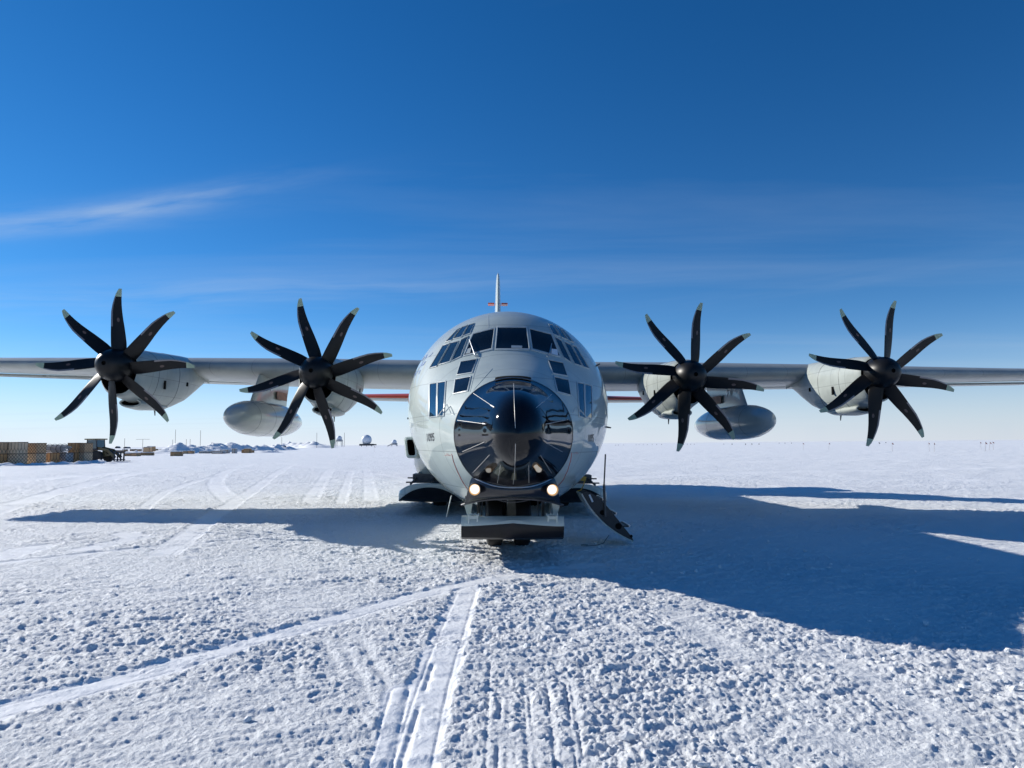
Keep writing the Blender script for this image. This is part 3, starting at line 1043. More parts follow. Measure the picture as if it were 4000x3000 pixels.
# V-shaped handholds by the side windows
for pts in ([(412, 1108), (500, 992), (540, 1072)], [(1798, 1110), (1706, 1010), (1668, 1072)]):
    MB().tube([on_skin(*q, 0.045)[0] for q in crop(pts, *A)], 0.008, 8).build('probe_bracket', 'frame', air)

# ram-air intake scoop on the viewer's left cheek
c0, nn = on_skin(*crop([(165, 1390)], *A)[0], 0.0)
mb = MB()
cs = Vector((-2.09, 5.65, 1.90))


def rrect(c, w, h, y, n=28, tilt=0.0):
    ring = []
    for k in range(n):
        t = 2 * math.pi * k / n
        ex = 5.0
        x = math.copysign(abs(math.cos(t)) ** (2 / ex), math.cos(t)) * w
        z = math.copysign(abs(math.sin(t)) ** (2 / ex), math.sin(t)) * h
        # round the ends more than the sides
        z = z if abs(z) < h * 0.55 else math.copysign(h * 0.55 + (abs(z) - h * 0.55), z)
        ring.append((c.x + x - tilt * z, y, c.z + z))
    return ring


tl = 0.14
q0 = cs.y
sc_rings = [rrect(cs, 0.07, 0.165, q0 + 0.35, tilt=tl), rrect(cs, 0.078, 0.172, q0 + 0.02, tilt=tl), rrect(cs, 0.112, 0.205, q0, tilt=tl), rrect(cs, 0.140, 0.232, q0 + 0.04, tilt=tl),
            rrect(cs + Vector((0.03, 0, 0)), 0.15, 0.24, q0 + 0.4, tilt=tl), rrect(cs + Vector((0.10, 0, 0)), 0.14, 0.22, q0 + 0.9, tilt=tl),
            rrect(cs + Vector((0.24, 0, 0)), 0.08, 0.15, q0 + 1.5, tilt=tl)]
mb.loft(sc_rings, 0, cap0=True, cap1=True, mfun=lambda i, j: 1 if i == 0 else 0)
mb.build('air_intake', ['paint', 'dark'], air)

# chin fairing below the nose dome carrying the landing lights
mb = MB()
W = np.linspace(-1, 1, 33)


def chin_row(zf, yf, hw):
    return [(hw * w, yf(w), zf(w)) for w in W]


rows = [chin_row(lambda w: 1.31 + 0.155 * abs(w) ** 2.4, lambda w: 1.66 + 0.34 * abs(w) ** 2.5, 0.64),
        chin_row(lambda w: 1.30 + 0.155 * abs(w) ** 2.4, lambda w: 1.575 + 0.32 * abs(w) ** 2.5, 0.665),
        chin_row(lambda w: 1.265 + 0.12 * abs(w) ** 2.4, lambda w: 1.56 + 0.34 * abs(w) ** 2.5, 0.70),
        chin_row(lambda w: 1.21 + 0.04 * abs(w) ** 2, lambda w: 1.58 + 0.36 * abs(w) ** 2.5, 0.735),
        chin_row(lambda w: 1.16 - 0.05 * abs(w) ** 2.5, lambda w: 1.64 + 0.36 * abs(w) ** 2.5, 0.765),
        chin_row(lambda w: 1.13 - 0.12 * abs(w) ** 2.5, lambda w: 1.76 + 0.32 * abs(w) ** 2.5, 0.79),
        chin_row(lambda w: 1.115 - 0.13 * abs(w) ** 2.5, lambda w: 2.10 + 0.20 * abs(w) ** 2.5, 0.80),
        chin_row(lambda w: 1.15 - 0.05 * abs(w) ** 2.5, lambda w: 2.45 + 0.1 * abs(w) ** 4, 0.80)]
mb.loft(rows, closed=False, cap0=False, cap1=False)
chin = mb.build('chin_fairing', 'black_paint', air, angle=60)
mb = MB().tube([(0.662 * w, 1.585 + 0.32 * abs(w) ** 2.5, 1.306 + 0.155 * abs(w) ** 2.4) for w in W], 0.013, 8)
mb.build('chin_trim', 'metal', chin)
mb = MB().tube([(0.84 * w, 1.80 + 0.36 * abs(w) ** 2.5, 1.118 - 0.135 * abs(w) ** 2.5) for w in W], 0.020, 8)
mb.tube([(0.27 * w, 1.83, 1.06 + 0.045 * w * w) for w in W], 0.010, 8)
mb.build('well_lip', 'dmetal', chin)
for sx in (-1, 1):
    c = (sx * 0.618, 1.725, 1.268)
    lamp = MB().lathe([(0.08, 0.105), (-0.085, 0.105), (-0.10, 0.100), (-0.10, 0.090), (0.03, 0.088)], c, 'y', 32).build('landing_light', 'black_paint', air)
    MB().lathe([(0.028, 0.089), (0.010, 0.074), (0.0, 0.0005)], c, 'y', 32, mfun=lambda i, j: 0 if i == 0 else 1).build('lens', ['lamp', 'lamp_core'], lamp)
    # brackets and door remnants either side of the well
    mb = MB()
    mb.add([(sx * 0.80, 2.25, 0.98), (sx * 0.66, 2.25, 1.02), (sx * 0.70, 2.28, 0.76), (sx * 0.735, 2.28, 0.75),
            (sx * 0.84, 3.3, 0.88), (sx * 0.70, 3.3, 0.90), (sx * 0.72, 3.3, 0.70), (sx * 0.75, 3.3, 0.70)],
           [(0, 1, 2, 3), (4, 7, 6, 5), (0, 4, 5, 1), (1, 5, 6, 2), (2, 6, 7, 3), (3, 7, 4, 0)])
    mb.build('gear_door', 'paint', air, smooth=False)

# ---- nose gear
gear = MB()
gear.tube([(0, 4.42, 1.85), (0, 4.42, 0.55)], 0.075, 16)
gear.tube([(0, 4.42, 0.52), (0, 4.42, 0.95)], 0.11, 16)
gear.tube([(-0.36, 4.42, 0.50), (0.36, 4.42, 0.50)], 0.05, 12)
gear = gear.build('nose_gear_leg', 'metal', air)
for x in (-0.27, 0.27):
    pr = [(-0.15, 0.24), (-0.165, 0.34), (-0.155, 0.42), (-0.125, 0.475), (-0.06, 0.498), (0.06, 0.498), (0.125, 0.475), (0.155, 0.42), (0.165, 0.34), (0.15, 0.24)]
    ty = MB().lathe(pr, (x, 4.42, 0.485), 'x', 40).build('nose_wheel', 'rubber', air)
    MB().lathe([(-0.10, 0.05), (-0.11, 0.22), (0.11, 0.22), (0.10, 0.05)], (x, 4.42, 0.485), 'x', 24).build('rim', 'metal', ty)
mb = MB()
mb.add([(-0.055, 2.55, 1.10), (0.055, 2.55, 1.10), (0.10, 2.75, 0.56), (-0.10, 2.75, 0.56), (-0.05, 2.68, 1.10), (0.05, 2.68, 1.10), (0.09, 2.95, 0.56), (-0.09, 2.95, 0.56)],
       [(0, 1, 2, 3), (4, 7, 6, 5), (0, 4, 5, 1), (1, 5, 6, 2), (2, 6, 7, 3), (3, 7, 4, 0)])
mb.build('ski_strut', 'dmetal', air, smooth=False)
for x in (-0.5, -0.43, 0.45, 0.52):
    MB().tube([(x, 2.6, 1.12), (x * 1.02, 2.62, 0.8), (x * 1.05, 2.5, 0.62)], 0.012, 6).build('hydraulic_hose', 'dmetal', air)
for x in (-0.57, 0.57):
    MB().tube([(x, 2.9, 1.2), (x, 3.0, 0.50)], 0.03, 8).build('ski_actuator', 'dmetal', air)

# ---- nose ski with its V bow
mb = MB()
HWS = 0.835
Ws = np.linspace(-1, 1, 25)


def ski_row(yf, zf, hw=HWS):
    return [(hw * w, yf(w), zf(w)) for w in Ws]


vb = lambda w: 0.06 * (1 - abs(w))
dk = lambda w: 0.665 + 0.055 * max(0, 1 - abs(w) * 1.15) ** 1.2
rows = [ski_row(lambda w: 5.2, lambda w: 0.40), ski_row(lambda w: 3.2, lambda w: 0.385), ski_row(lambda w: 2.5, lambda w: 0.395),
        ski_row(lambda w: 2.15 - vb(w), lambda w: 0.43), ski_row(lambda w: 2.02 - vb(w), lambda w: 0.475), ski_row(lambda w: 1.965 - vb(w), lambda w: 0.56),
        ski_row(lambda w: 1.945 - vb(w), dk), ski_row(lambda w: 1.95 - vb(w) * 0.6, lambda w: dk(w) + 0.05), ski_row(lambda w: 1.975 - vb(w) * 0.3, lambda w: 0.775), ski_row(lambda w: 2.02, lambda w: 0.815),
        ski_row(lambda w: 2.09, lambda w: 0.815), ski_row(lambda w: 2.3, lambda w: 0.66), ski_row(lambda w: 2.8, lambda w: 0.52), ski_row(lambda w: 5.2, lambda w: 0.45)]
mb.loft(rows, closed=False, cap0=False, cap1=False, mfun=lambda i, j: 0 if i < 6 else 1)
nR_, nC_ = len(rows), len(Ws)
for e in (0, nC_ - 1):
    mb.f.append(tuple(i * nC_ + e for i in range(nR_))); mb.m.append(1)
mb.f.append(tuple(list(range(nC_)) + [(nR_ - 1) * nC_ + j for j in range(nC_ - 1, -1, -1)])); mb.m.append(1)
ski = mb.build('nose_ski', ['ski_black', 'paint'], air, angle=35)
for sx in (-1, 1):
    mb = MB()
    for dx in (-0.07, 0.07):
        mb.box((sx * 0.645 + dx, 1.972, 0.76), (0.028, 0.055, 0.155))
    mb.box((sx * 0.645, 1.985, 0.80), (0.17, 0.05, 0.05))
    mb.tube([(sx * 0.645 - 0.1, 2.03, 0.84), (sx * 0.645 + 0.1, 2.03, 0.84)], 0.012, 6)
    for k in range(4):
        mb.tube([(sx * 0.645 - 0.09 + 0.06 * k, 2.03, 0.80), (sx * 0.645 - 0.09 + 0.06 * k, 2.03, 0.865)], 0.010, 6)
    mb.build('ski_bracket', 'paint', ski, smooth=False)

# ---- main gear pods, skis and wheels
for sx in (-1, 1):
    mb = MB()
    rgs = []
    for s, hx, z0, z1 in ((10.2, 0.08, 1.45, 1.75), (10.6, 0.35, 1.05, 2.05), (11.4, 0.60, 0.82, 2.25), (13.0, 0.66, 0.78, 2.3), (15.4, 0.64, 0.78, 2.28), (16.8, 0.4, 0.95, 2.1), (17.8, 0.08, 1.4, 1.8)):
        rgs.append([(sx * 2.05 + hx * math.cos(t), s, (z0 + z1) / 2 + (z1 - z0) / 2 * math.sin(t)) for t in np.linspace(0, 2 * math.pi, 24, endpoint=False)])
    mb.loft(rgs).build('main_gear_pod', 'paint', air)
    W2 = np.linspace(-1, 1, 25)
    xc, hw = sx * 1.98, 0.86

    def mrow(y, zf, k=1.0):
        return [(xc + hw * k * w, y + 0.35 * abs(w) ** 3, zf(w)) for w in W2]
    arch = lambda w: 0.44 + 0.38 * (1 - abs(w) ** 2.2)
    rows = [mrow(16.0, lambda w: 0.33), mrow(11.4, lambda w: 0.32), mrow(10.3, lambda w: 0.34), mrow(9.75, lambda w: 0.40), mrow(9.45, lambda w: 0.40 + 0.12 * (1 - w * w)),
            mrow(9.28, lambda w: 0.42 + 0.28 * (1 - w * w)), mrow(9.20, arch), mrow(9.19, lambda w: 0.60 + 0.30 * (1 - abs(w) ** 3), 1.0),
            mrow(9.24, lambda w: 0.70 + 0.23 * (1 - abs(w) ** 3), 0.98), mrow(9.6, lambda w: 0.72 + 0.16 * (1 - abs(w) ** 3), 0.97), mrow(10.6, lambda w: 0.70, 0.97), mrow(16.0, lambda w: 0.62, 0.97)]
    mb = MB()
    mb.loft(rows, closed=False, cap0=False, cap1=False, mfun=lambda i, j: 0 if i < 6 else 1)
    for e in (0, len(W2) - 1):
        mb.f.append(tuple(i * len(W2) + e for i in range(len(rows)))); mb.m.append(1)
    mski = mb.build('main_ski', ['ski_black', 'paint'], air, angle=40)
    # deck rails and struts over the ski bow
    mb = MB()
    for dx in (-0.55, 0.0, 0.55):
        mb.tube([(xc + dx, 9.6, 0.88), (xc + dx * 0.9, 10.8, 1.02), (xc + dx * 0.8, 11.6, 1.25)], 0.028, 8)
    mb.tube([(xc - 0.7, 9.8, 0.92), (xc + 0.7, 9.8, 0.92)], 0.02, 8)
    mb.tube([(xc - 0.75, 10.6, 1.0), (xc + 0.75, 10.6, 1.0)], 0.02, 8)
    mb.box((xc, 10.9, 1.0), (1.2, 0.7, 0.22))
    mb.build('ski_linkage', 'dmetal', mski, smooth=False)
    for y in (12.9, 14.4):
        w_ = MB().lathe([(-0.22, 0.3), (-0.25, 0.5), (-0.2, 0.66), (-0.08, 0.70), (0.08, 0.70), (0.2, 0.66), (0.25, 0.5), (0.22, 0.3)], (sx * 1.95, y, 0.69), 'x', 32).build('main_wheel', 'rubber', air)
        MB().lathe([(-0.20, 0.05), (-0.21, 0.28), (0.21, 0.28), (0.20, 0.05)], (sx * 1.95, y, 0.69), 'x', 20).build('rim', 'metal', w_)

# ---- blade aerials
o1, _ = on_skin(*crop([(528, 1885)], *A)[0])
mb = MB()
b0 = Vector((-1.12, 4.15, 0.98)); t0 = Vector((-1.22, 4.28, 0.56))
mb.loft([[b0 + Vector((dx, dy, 0)) for dx, dy in ((-0.012, 0), (0, -0.07), (0.012, 0), (0, 0.16))],
         [t0 + Vector((dx, dy, 0)) for dx, dy in ((-0.006, 0), (0, -0.02), (0.006, 0), (0, 0.05))]])
mb.build('blade_aerial', 'frame', air, smooth=False)
for (px_, py_) in crop([(92, 1118), (1915, 612), (2015, 1200)], *A):
    h_, n_ = on_skin(px_, py_)
    MB().tube([h_ - n_ * 0.02, h_ + n_ * 0.09], [0.02, 0.012], 8).build('vent_mast', 'dmetal', air)

# yellow tab hanging on the right lower flank
h_, n_ = on_skin(*crop([(1885, 1815)], *A)[0])
mb = MB().box(h_ + Vector((0.055, 0, 0.0)), (0.15, 0.02, 0.10), rot=Matrix.Rotation(R(14), 3, 'Y'))
mb.tube([h_ + Vector((0.10, 0, -0.04)), h_ + Vector((0.08, 0, -0.14)), h_ + Vector((0.02, 0, -0.24)), h_ + Vector((-0.06, 0, -0.27))], 0.011, 6)
mb.build('warning_tab', 'yellow', air, smooth=False)

# ---- crew door lowered as a stair on the viewer's right
DOOR_Y0, DOOR_Y1 = 4.35, 5.15
hx, hz, tx, tz = 1.44, 1.00, 2.46, 0.075


def door_pt(t, off=0.0):
    """t from hinge to tip; the outer skin bulges outwards/down, off = towards the stair side"""
    x, z = hx + (tx - hx) * t, hz + (tz - hz) * t
    nx, nz = (tz - hz), -(tx - hx)
    L = math.hypot(nx, nz); nx, nz = nx / L, nz / L
    b = 0.13 * 4 * t * (1 - t)
    return x + nx * (b - off), z + nz * (b - off)


T = np.linspace(0, 1, 22)
mb = MB()
rings = []
for t in T:
    (xa, za), (xb, zb) = door_pt(t), door_pt(t, 0.03)
    rings.append([(xa, DOOR_Y0, za), (xa, DOOR_Y1, za), (xb, DOOR_Y1, zb), (xb, DOOR_Y0, zb)])
stair = mb.loft(rings).build('stair_door', 'paint', air, angle=50)
tag(stair, 'crew door lowered to the snow as a dark stair')
for y in (DOOR_Y0 + 0.03, DOOR_Y1 - 0.03):
    mb = MB()
    lo, hi = [], []
    for t in T:
        lo.append(door_pt(t, 0.028))
        d = 0.03 + 0.30 * math.sin(math.pi * min(1, t * 1.0) ** 0.8) ** 0.7 * (1 - 0.25 * t)
        hi.append(door_pt(t, d))
    n = len(T)
    V = [(p[0], y - 0.012, p[1]) for p in lo] + [(p[0], y - 0.012, p[1]) for p in hi] + [(p[0], y + 0.012, p[1]) for p in lo] + [(p[0], y + 0.012, p[1]) for p in hi]
    Fs = []
    for k in range(n - 1):
        Fs += [(k, k + 1, n + k + 1, n + k), (2 * n + k, 3 * n + k, 3 * n + k + 1, 2 * n + k + 1), (n + k, n + k + 1, 3 * n + k + 1, 3 * n + k), (k, 2 * n + k, 2 * n + k + 1, k + 1)]
    mb.add(V, Fs).build('stringer', 'step', stair, smooth=False)
for t in (0.24, 0.52, 0.78):
    xa, za = door_pt(t, 0.27 if t < 0.7 else 0.22)
    mb = MB().box((xa - 0.06, (DOOR_Y0 + DOOR_Y1) / 2, za), (0.26, DOOR_Y1 - DOOR_Y0 - 0.06, 0.025))
    mb.box((xa + 0.075, (DOOR_Y0 + DOOR_Y1) / 2, za + 0.004), (0.02, DOOR_Y1 - DOOR_Y0 - 0.05, 0.05), 1)
    mb.build('tread', ['step', 'metal'], stair, smooth=False)
for t, r_ in ((0.40, 0.045), (0.70, 0.055), (0.93, 0.025)):
    xa, za = door_pt(t, 0.15 if t < 0.9 else 0.10)
    MB().lathe([(-0.016, 0.001), (-0.016, r_), (0.0, r_ * 1.15), (0.01, r_ * 1.15)], (xa, DOOR_Y0 + 0.012, za), 'y', 20).build('lightening_hole', 'dark', stair)
xa, za = door_pt(0.14, 0.14)
MB().box((xa, DOOR_Y0 + 0.005, za), (0.035, 0.012, 0.16), rot=Matrix.Rotation(R(-25), 3, 'Y')).build('notice', 'white', stair, smooth=False)
xa, za = door_pt(0.46, 0.12)
xt = 1.93
MB().tube([(xa + 0.01, DOOR_Y0 + 0.0, za), (xt - 0.03, DOOR_Y0 + 0.03, 1.2)], 0.026, 10).tube([(xt - 0.03, DOOR_Y0 + 0.03, 1.2), (xt + 0.005, DOOR_Y0 + 0.05, 1.80)], 0.015, 8).build('door_strut', 'dmetal', stair)
cab = [(1.98, 4.30, 0.22), (1.86, 4.25, 0.07), (1.70, 4.2, 0.03), (1.52, 4.18, 0.025), (1.42, 4.15, 0.03), (1.40, 4.12, 0.05), (1.45, 4.12, 0.06), (1.54, 4.16, 0.045)]
MB().tube(cab, 0.006, 6).build('lanyard', 'dmetal', stair)

# ---- wings
LE_S, ZW = 12.05, 4.20


def airfoil(n=26, t=0.17):
    up, lo = [], []
    for k in range(n + 1):
        c = 0.5 * (1 - math.cos(math.pi * k / n))
        th = 5 * t * (0.2969 * math.sqrt(c) - 0.126 * c - 0.3516 * c ** 2 + 0.2843 * c ** 3 - 0.1036 * c ** 4)
        cam_ = 0.022 * (2 * 0.4 * c - c * c) / 0.16 if c < 0.4 else 0.022 * (0.2 + 0.8 * c - c * c) / 0.36
        up.append((c, cam_ + th)); lo.append((c, cam_ - th))
    return up[::-1] + lo[1:-1]


def wing_sec(x, chord, le, z, t, inc):
    P = []
    ca, sa = math.cos(R(inc)), math.sin(R(inc))
    for c, h in airfoil(t=t):
        yy, zz = (c - 0.3) * chord, h * chord
        P.append((x, le + 0.3 * chord + yy * ca + zz * sa, z - yy * sa + zz * ca))
    return P


def wing_z(ax):
    return ZW + 0.011 * max(0, ax - 1)


def wing_le(ax):
    return LE_S + max(0, ax - 9) * 0.02


for sx in (-1, 1):
    secs = []
    for ax, ch, th, inc in ((0.6, 4.88, 0.17, 2.5), (2.2, 4.86, 0.17, 2.5), (6.0, 4.75, 0.165, 2.3), (10.5, 4.15, 0.155, 1.8), (15.5, 3.3, 0.135, 0.9), (19.6, 2.6, 0.12, 0.2), (20.0, 2.35, 0.10, 0.1), (20.2, 1.7, 0.05, 0)):
        secs.append(wing_sec(sx * ax, ch, wing_le(ax) + (0.3 if ax > 20.1 else 0.05 if ax > 19.9 else 0), wing_z(ax), th, inc))
    nS = len(secs[0])
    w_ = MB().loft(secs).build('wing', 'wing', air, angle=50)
    # flap and aileron: slightly drooped trailing pieces in their own right
    for a0, a1, nm in ((2.4, 6.6, 'flap'), (6.7, 11.6, 'flap'), (11.8, 19.0, 'aileron')):
        rgs = []
        for ax in (a0, a1):
            ch = float(np.interp(ax, [0.6, 6, 10.5, 15.5, 19.6], [4.88, 4.75, 4.15, 3.3, 2.6]))
            te = wing_le(ax) + ch
            zt_ = wing_z(ax) - 0.7 * ch * math.sin(R(2.0)) - 0.03
            rgs.append([(sx * ax, te - 0.22 * ch, zt_ - 0.05), (sx * ax, te - 0.22 * ch, zt_ + 0.015), (sx * ax, te + 0.06, zt_ - 0.03), (sx * ax, te + 0.06, zt_ - 0.045)])
        MB().loft(rgs).build(nm, 'wing', w_, smooth=False)

# wing root fairing over the fuselage
mb = MB()
rgs = []
for s, h, hw in ((10.6, 0.02, 1.2), (11.4, 0.10, 1.5), (12.2, 0.16, 1.7), (14.5, 0.14, 1.7), (17.0, 0.04, 1.4), (18.5, 0.01, 1.0)):
    rgs.append([(hw * w, s, 4.975 - (2.17 - math.sqrt(2.17 ** 2 - (hw * w) ** 2)) + h * (1 - w ** 4) - (0.06 if abs(w) == 1 else 0)) for w in np.linspace(-1, 1, 15)])
mb.loft(rgs, closed=False, cap0=False, cap1=False).build('wing_fairing', 'paint', air)

# ---- tail
for sx in (-1, 1):
    secs = []
    for ax, ch, le, z in ((0.2, 4.2, 24.9, 4.36), (1.0, 4.1, 25.0, 4.36), (7.6, 2.2, 25.75, 4.36), (8.0, 1.7, 26.0, 4.36)):
        P = []
        for c, h in airfoil(t=0.15):
            P.append((sx * ax, le + c * ch, z + (h - 0.02) * ch * 0.9))
        secs.append(P)
    nn_ = len(secs[0])
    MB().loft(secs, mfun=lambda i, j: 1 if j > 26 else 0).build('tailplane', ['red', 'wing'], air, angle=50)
mb = MB()
secs = []
for z, le, te, th in ((4.6, 20.6, 29.2, 0.30), (5.2, 23.0, 29.2, 0.36), (5.9, 24.5, 29.25, 0.44), (8.5, 25.7, 29.2, 0.36), (10.7, 26.75, 29.05, 0.24), (11.15, 27.05, 28.9, 0.17), (11.36, 27.45, 28.6, 0.03)):
    P = []
    for c, h in airfoil(t=0.12):
        hs_ = (h - (0.022 * (2 * 0.4 * c - c * c) / 0.16 if c < 0.4 else 0.022 * (0.2 + 0.8 * c - c * c) / 0.36)) / 0.12
        P.append((hs_ * th, le + c * (te - le), z))
    secs.append(P)
fin = mb.loft(secs, mfun=lambda i, j: 1 if (j < 11 or j > 39) else 0).build('tail_fin', ['paint', 'red'], air, angle=50)
for sx in (-1, 1):
    MB().box((sx * 0.36, 27.3, 9.55), (0.34, 0.5, 0.07)).build('fin_aerial', 'red', fin, smooth=False)

# ---- engines and propellers
ENG = [(-10.18, 3.97, -0.4), (-4.97, 3.83, -14.6), (4.97, 3.83, 9.3), (10.22, 3.98, 12.6)]
PROP_S, PR = 8.78, 2.04
NAC = [  # behind prop plane, top, bottom, half width
    (0.16, 0.44, -0.735, 0.485), (0.22, 0.485, -0.79, 0.525), (0.45, 0.51, -0.82, 0.555), (0.9, 0.55, -0.90, 0.585), (1.2, 0.57, -0.97, 0.60),
    (1.9, 0.61, -1.02, 0.62), (2.7, 0.66, -0.98, 0.62), (3.4, 0.70, -0.78, 0.60), (4.0, 0.72, -0.50, 0.52), (4.6, 0.70, -0.16, 0.42), (5.2, 0.62, 0.16, 0.28), (5.7, 0.56, 0.36, 0.12)]


def nac_ring(d, top, bot, hw, k=1.0, n=40):
    ring = []
    for j in range(n):
        t = 2 * math.pi * j / n
        c, s_ = math.cos(t), math.sin(t)
        zc_ = 0.0
        if s_ >= 0:
            ring.append((hw * k * c, d, top * k * s_))
        else:
            ex = 0.85
            ring.append((hw * k * math.copysign(abs(c) ** ex, c), d, bot * k * abs(s_) ** 0.95))
    return ring


def blade_mesh():
    rr = [0.16, 0.22, 0.30, 0.40, 0.50, 0.60, 0.70, 0.79, 0.865, 0.895, 0.93, 0.965, 0.99, 1.0]
    r0 = [0.16, 0.23, 0.49, 0.70, 0.865, 0.94, 1.0]
    le0 = [-0.024, -0.038, -0.066, -0.080, -0.056, -0.034, -0.004]
    te0 = [0.090, 0.108, 0.080, 0.046, 0.033, 0.033, 0.032]
    rings, n = [], 16
    for r_ in rr:
        le, te = float(pchip(r0, le0, r_)), float(pchip(r0, te0, r_))
        be = R(float(np.interp(r_, [0.16, 0.3, 0.6, 1.0], [42, 33, 18, 8])))
        ch = (te - le) * PR / math.cos(be) * 0.98
        mid = (le + te) / 2 * PR
        th = ch * float(np.interp(r_, [0.16, 0.3, 0.6, 1.0], [0.22, 0.13, 0.07, 0.04]))
        ring = []
        for k in range(n):
            t = 2 * math.pi * k / n
            a = -math.cos(t) * ch / 2
            b = math.sin(t) * th / 2 * (1.0 if math.sin(t) > 0 else 0.75)
            ring.append((mid + a * math.cos(be) - b * math.sin(be), a * math.sin(be) + b * math.cos(be), r_ * PR))
        rings.append(ring)

    def mf(i, j):
        if rr[i] >= 0.895: return 1
        if 0.50 <= rr[i] and j in (0, 15, 14, 1): return 2
        return 0
    mb = MB().loft(rings, mfun=mf)
    # small round decal on the front face
    i = 5
    ring = rings[i]; zf = rings[i][0][2]
    le_p, te_p = Vector(ring[0]), Vector(ring[8])
    fp = Vector(ring[12])
    ux = (te_p - le_p).normalized(); uy = (Vector(rings[i + 1][12]) - fp).normalized(); nrm_ = ux.cross(uy)
    if nrm_.y > 0: nrm_ = -nrm_
    cc = fp + ux * 0.03 - uy * 0.02 + nrm_ * 0.006
    disc = [cc + ux * 0.032 * math.cos(t) + uy * 0.058 * math.sin(t) for t in np.linspace(0, 2 * math.pi, 14, endpoint=False)]
    mb.add(disc, [tuple(range(14))], 3)
    return mb


blade0 = blade_mesh().build('blade', ['blade', 'blade_tip', 'blade_edge', 'blade_spot'], None, angle=45)
BLADE_ME = blade0.data
bpy.data.objects.remove(blade0)

for ex_, ez_, ph in ENG:
    inn = -1 if ex_ > 0 else 1
    nac = MB()
    rgs = [nac_ring(*q) for q in NAC]
    inner = [nac_ring(0.75, 0.3, -0.55, 0.36), nac_ring(0.30, 0.36, -0.66, 0.42)]
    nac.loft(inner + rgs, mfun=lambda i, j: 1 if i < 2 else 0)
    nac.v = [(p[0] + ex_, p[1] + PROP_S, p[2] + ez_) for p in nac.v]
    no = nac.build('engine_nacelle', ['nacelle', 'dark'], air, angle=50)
    # oil cooler scoop slot below the intake
    m2 = MB()
    g = []
    for d, w_, h_, zc_ in ((1.02, 0.20, 0.05, -0.93), (0.84, 0.24, 0.075, -0.93), (0.82, 0.29, 0.115, -0.93), (0.92, 0.32, 0.14, -0.935), (1.4, 0.36, 0.16, -0.95), (2.3, 0.30, 0.10, -0.97), (2.9, 0.1, 0.02, -0.93)):
        g.append([(ex_ + w_ * math.cos(t), PROP_S + d, ez_ + zc_ + h_ * math.sin(t)) for t in np.linspace(0, 2 * math.pi, 24, endpoint=False)])
    m2.loft(g, mfun=lambda i, j: 1 if i < 1 else 0).build('oil_cooler_scoop', ['nacelle', 'dark'], no)
    # access slots on both flanks, a drain mast below
    for sx in (-1, 1):
        MB().box((ex_ + sx * 0.595, PROP_S + 1.5, ez_ - 0.38), (0.03, 0.09, 0.24)).build('access_slot', 'dark', no, smooth=False)
        MB().box((ex_ + sx * 0.60, PROP_S + 2.9, ez_ - 0.24), (0.03, 0.10, 0.12)).build('access_slot', 'dark', no, smooth=False)
    m4 = MB()
    m4.tube([(ex_, PROP_S + 2.2, ez_ - 0.98), (ex_, PROP_S + 2.25, ez_ - 1.22)], [0.03, 0.012], 6)
    m4.build('drain_mast', 'dmetal', no)
    # seam rings on the cowling
    for d in (1.15, 2.35):
        q = [float(np.interp(d, [r_[0] for r_ in NAC], [r_[k] for r_ in NAC])) for k in (1, 2, 3)]
        rg_ = [(p[0] * 1.003 + ex_, p[1] + PROP_S, p[2] * 1.003 + ez_) for p in nac_ring(d, *q)]
        MB().tube(rg_ + rg_[:1], 0.004, 5, cap=False).build('cowl_seam', 'dmetal', no)
    # propeller: spinner + blades
    prof = [(-0.48, 0.052), (-0.545, 0.056)] + [(-0.55 + 0.60 * t, 0.062 + (0.435 - 0.062) * math.sqrt(1 - (1 - t) ** 2.0)) for t in np.linspace(0.02, 1, 16)] + [(0.14, 0.435), (0.18, 0.42), (0.18, 0.05)]
    pr = MB().lathe(prof, (0, 0, 0), 'y', 40, mfun=lambda i, j: 1 if i == 0 else 0).build('propeller', ['spinner', 'dark'], air, angle=50)
    pr.location = (ex_, PROP_S, ez_)
    pr.rotation_euler = (0, R(ph), 0)
    for k in range(8):
        b = bpy.data.objects.new('blade', BLADE_ME)
        COL.objects.link(b)
        b.parent = pr
        b.rotation_euler = (0, R(45 * k), 0)

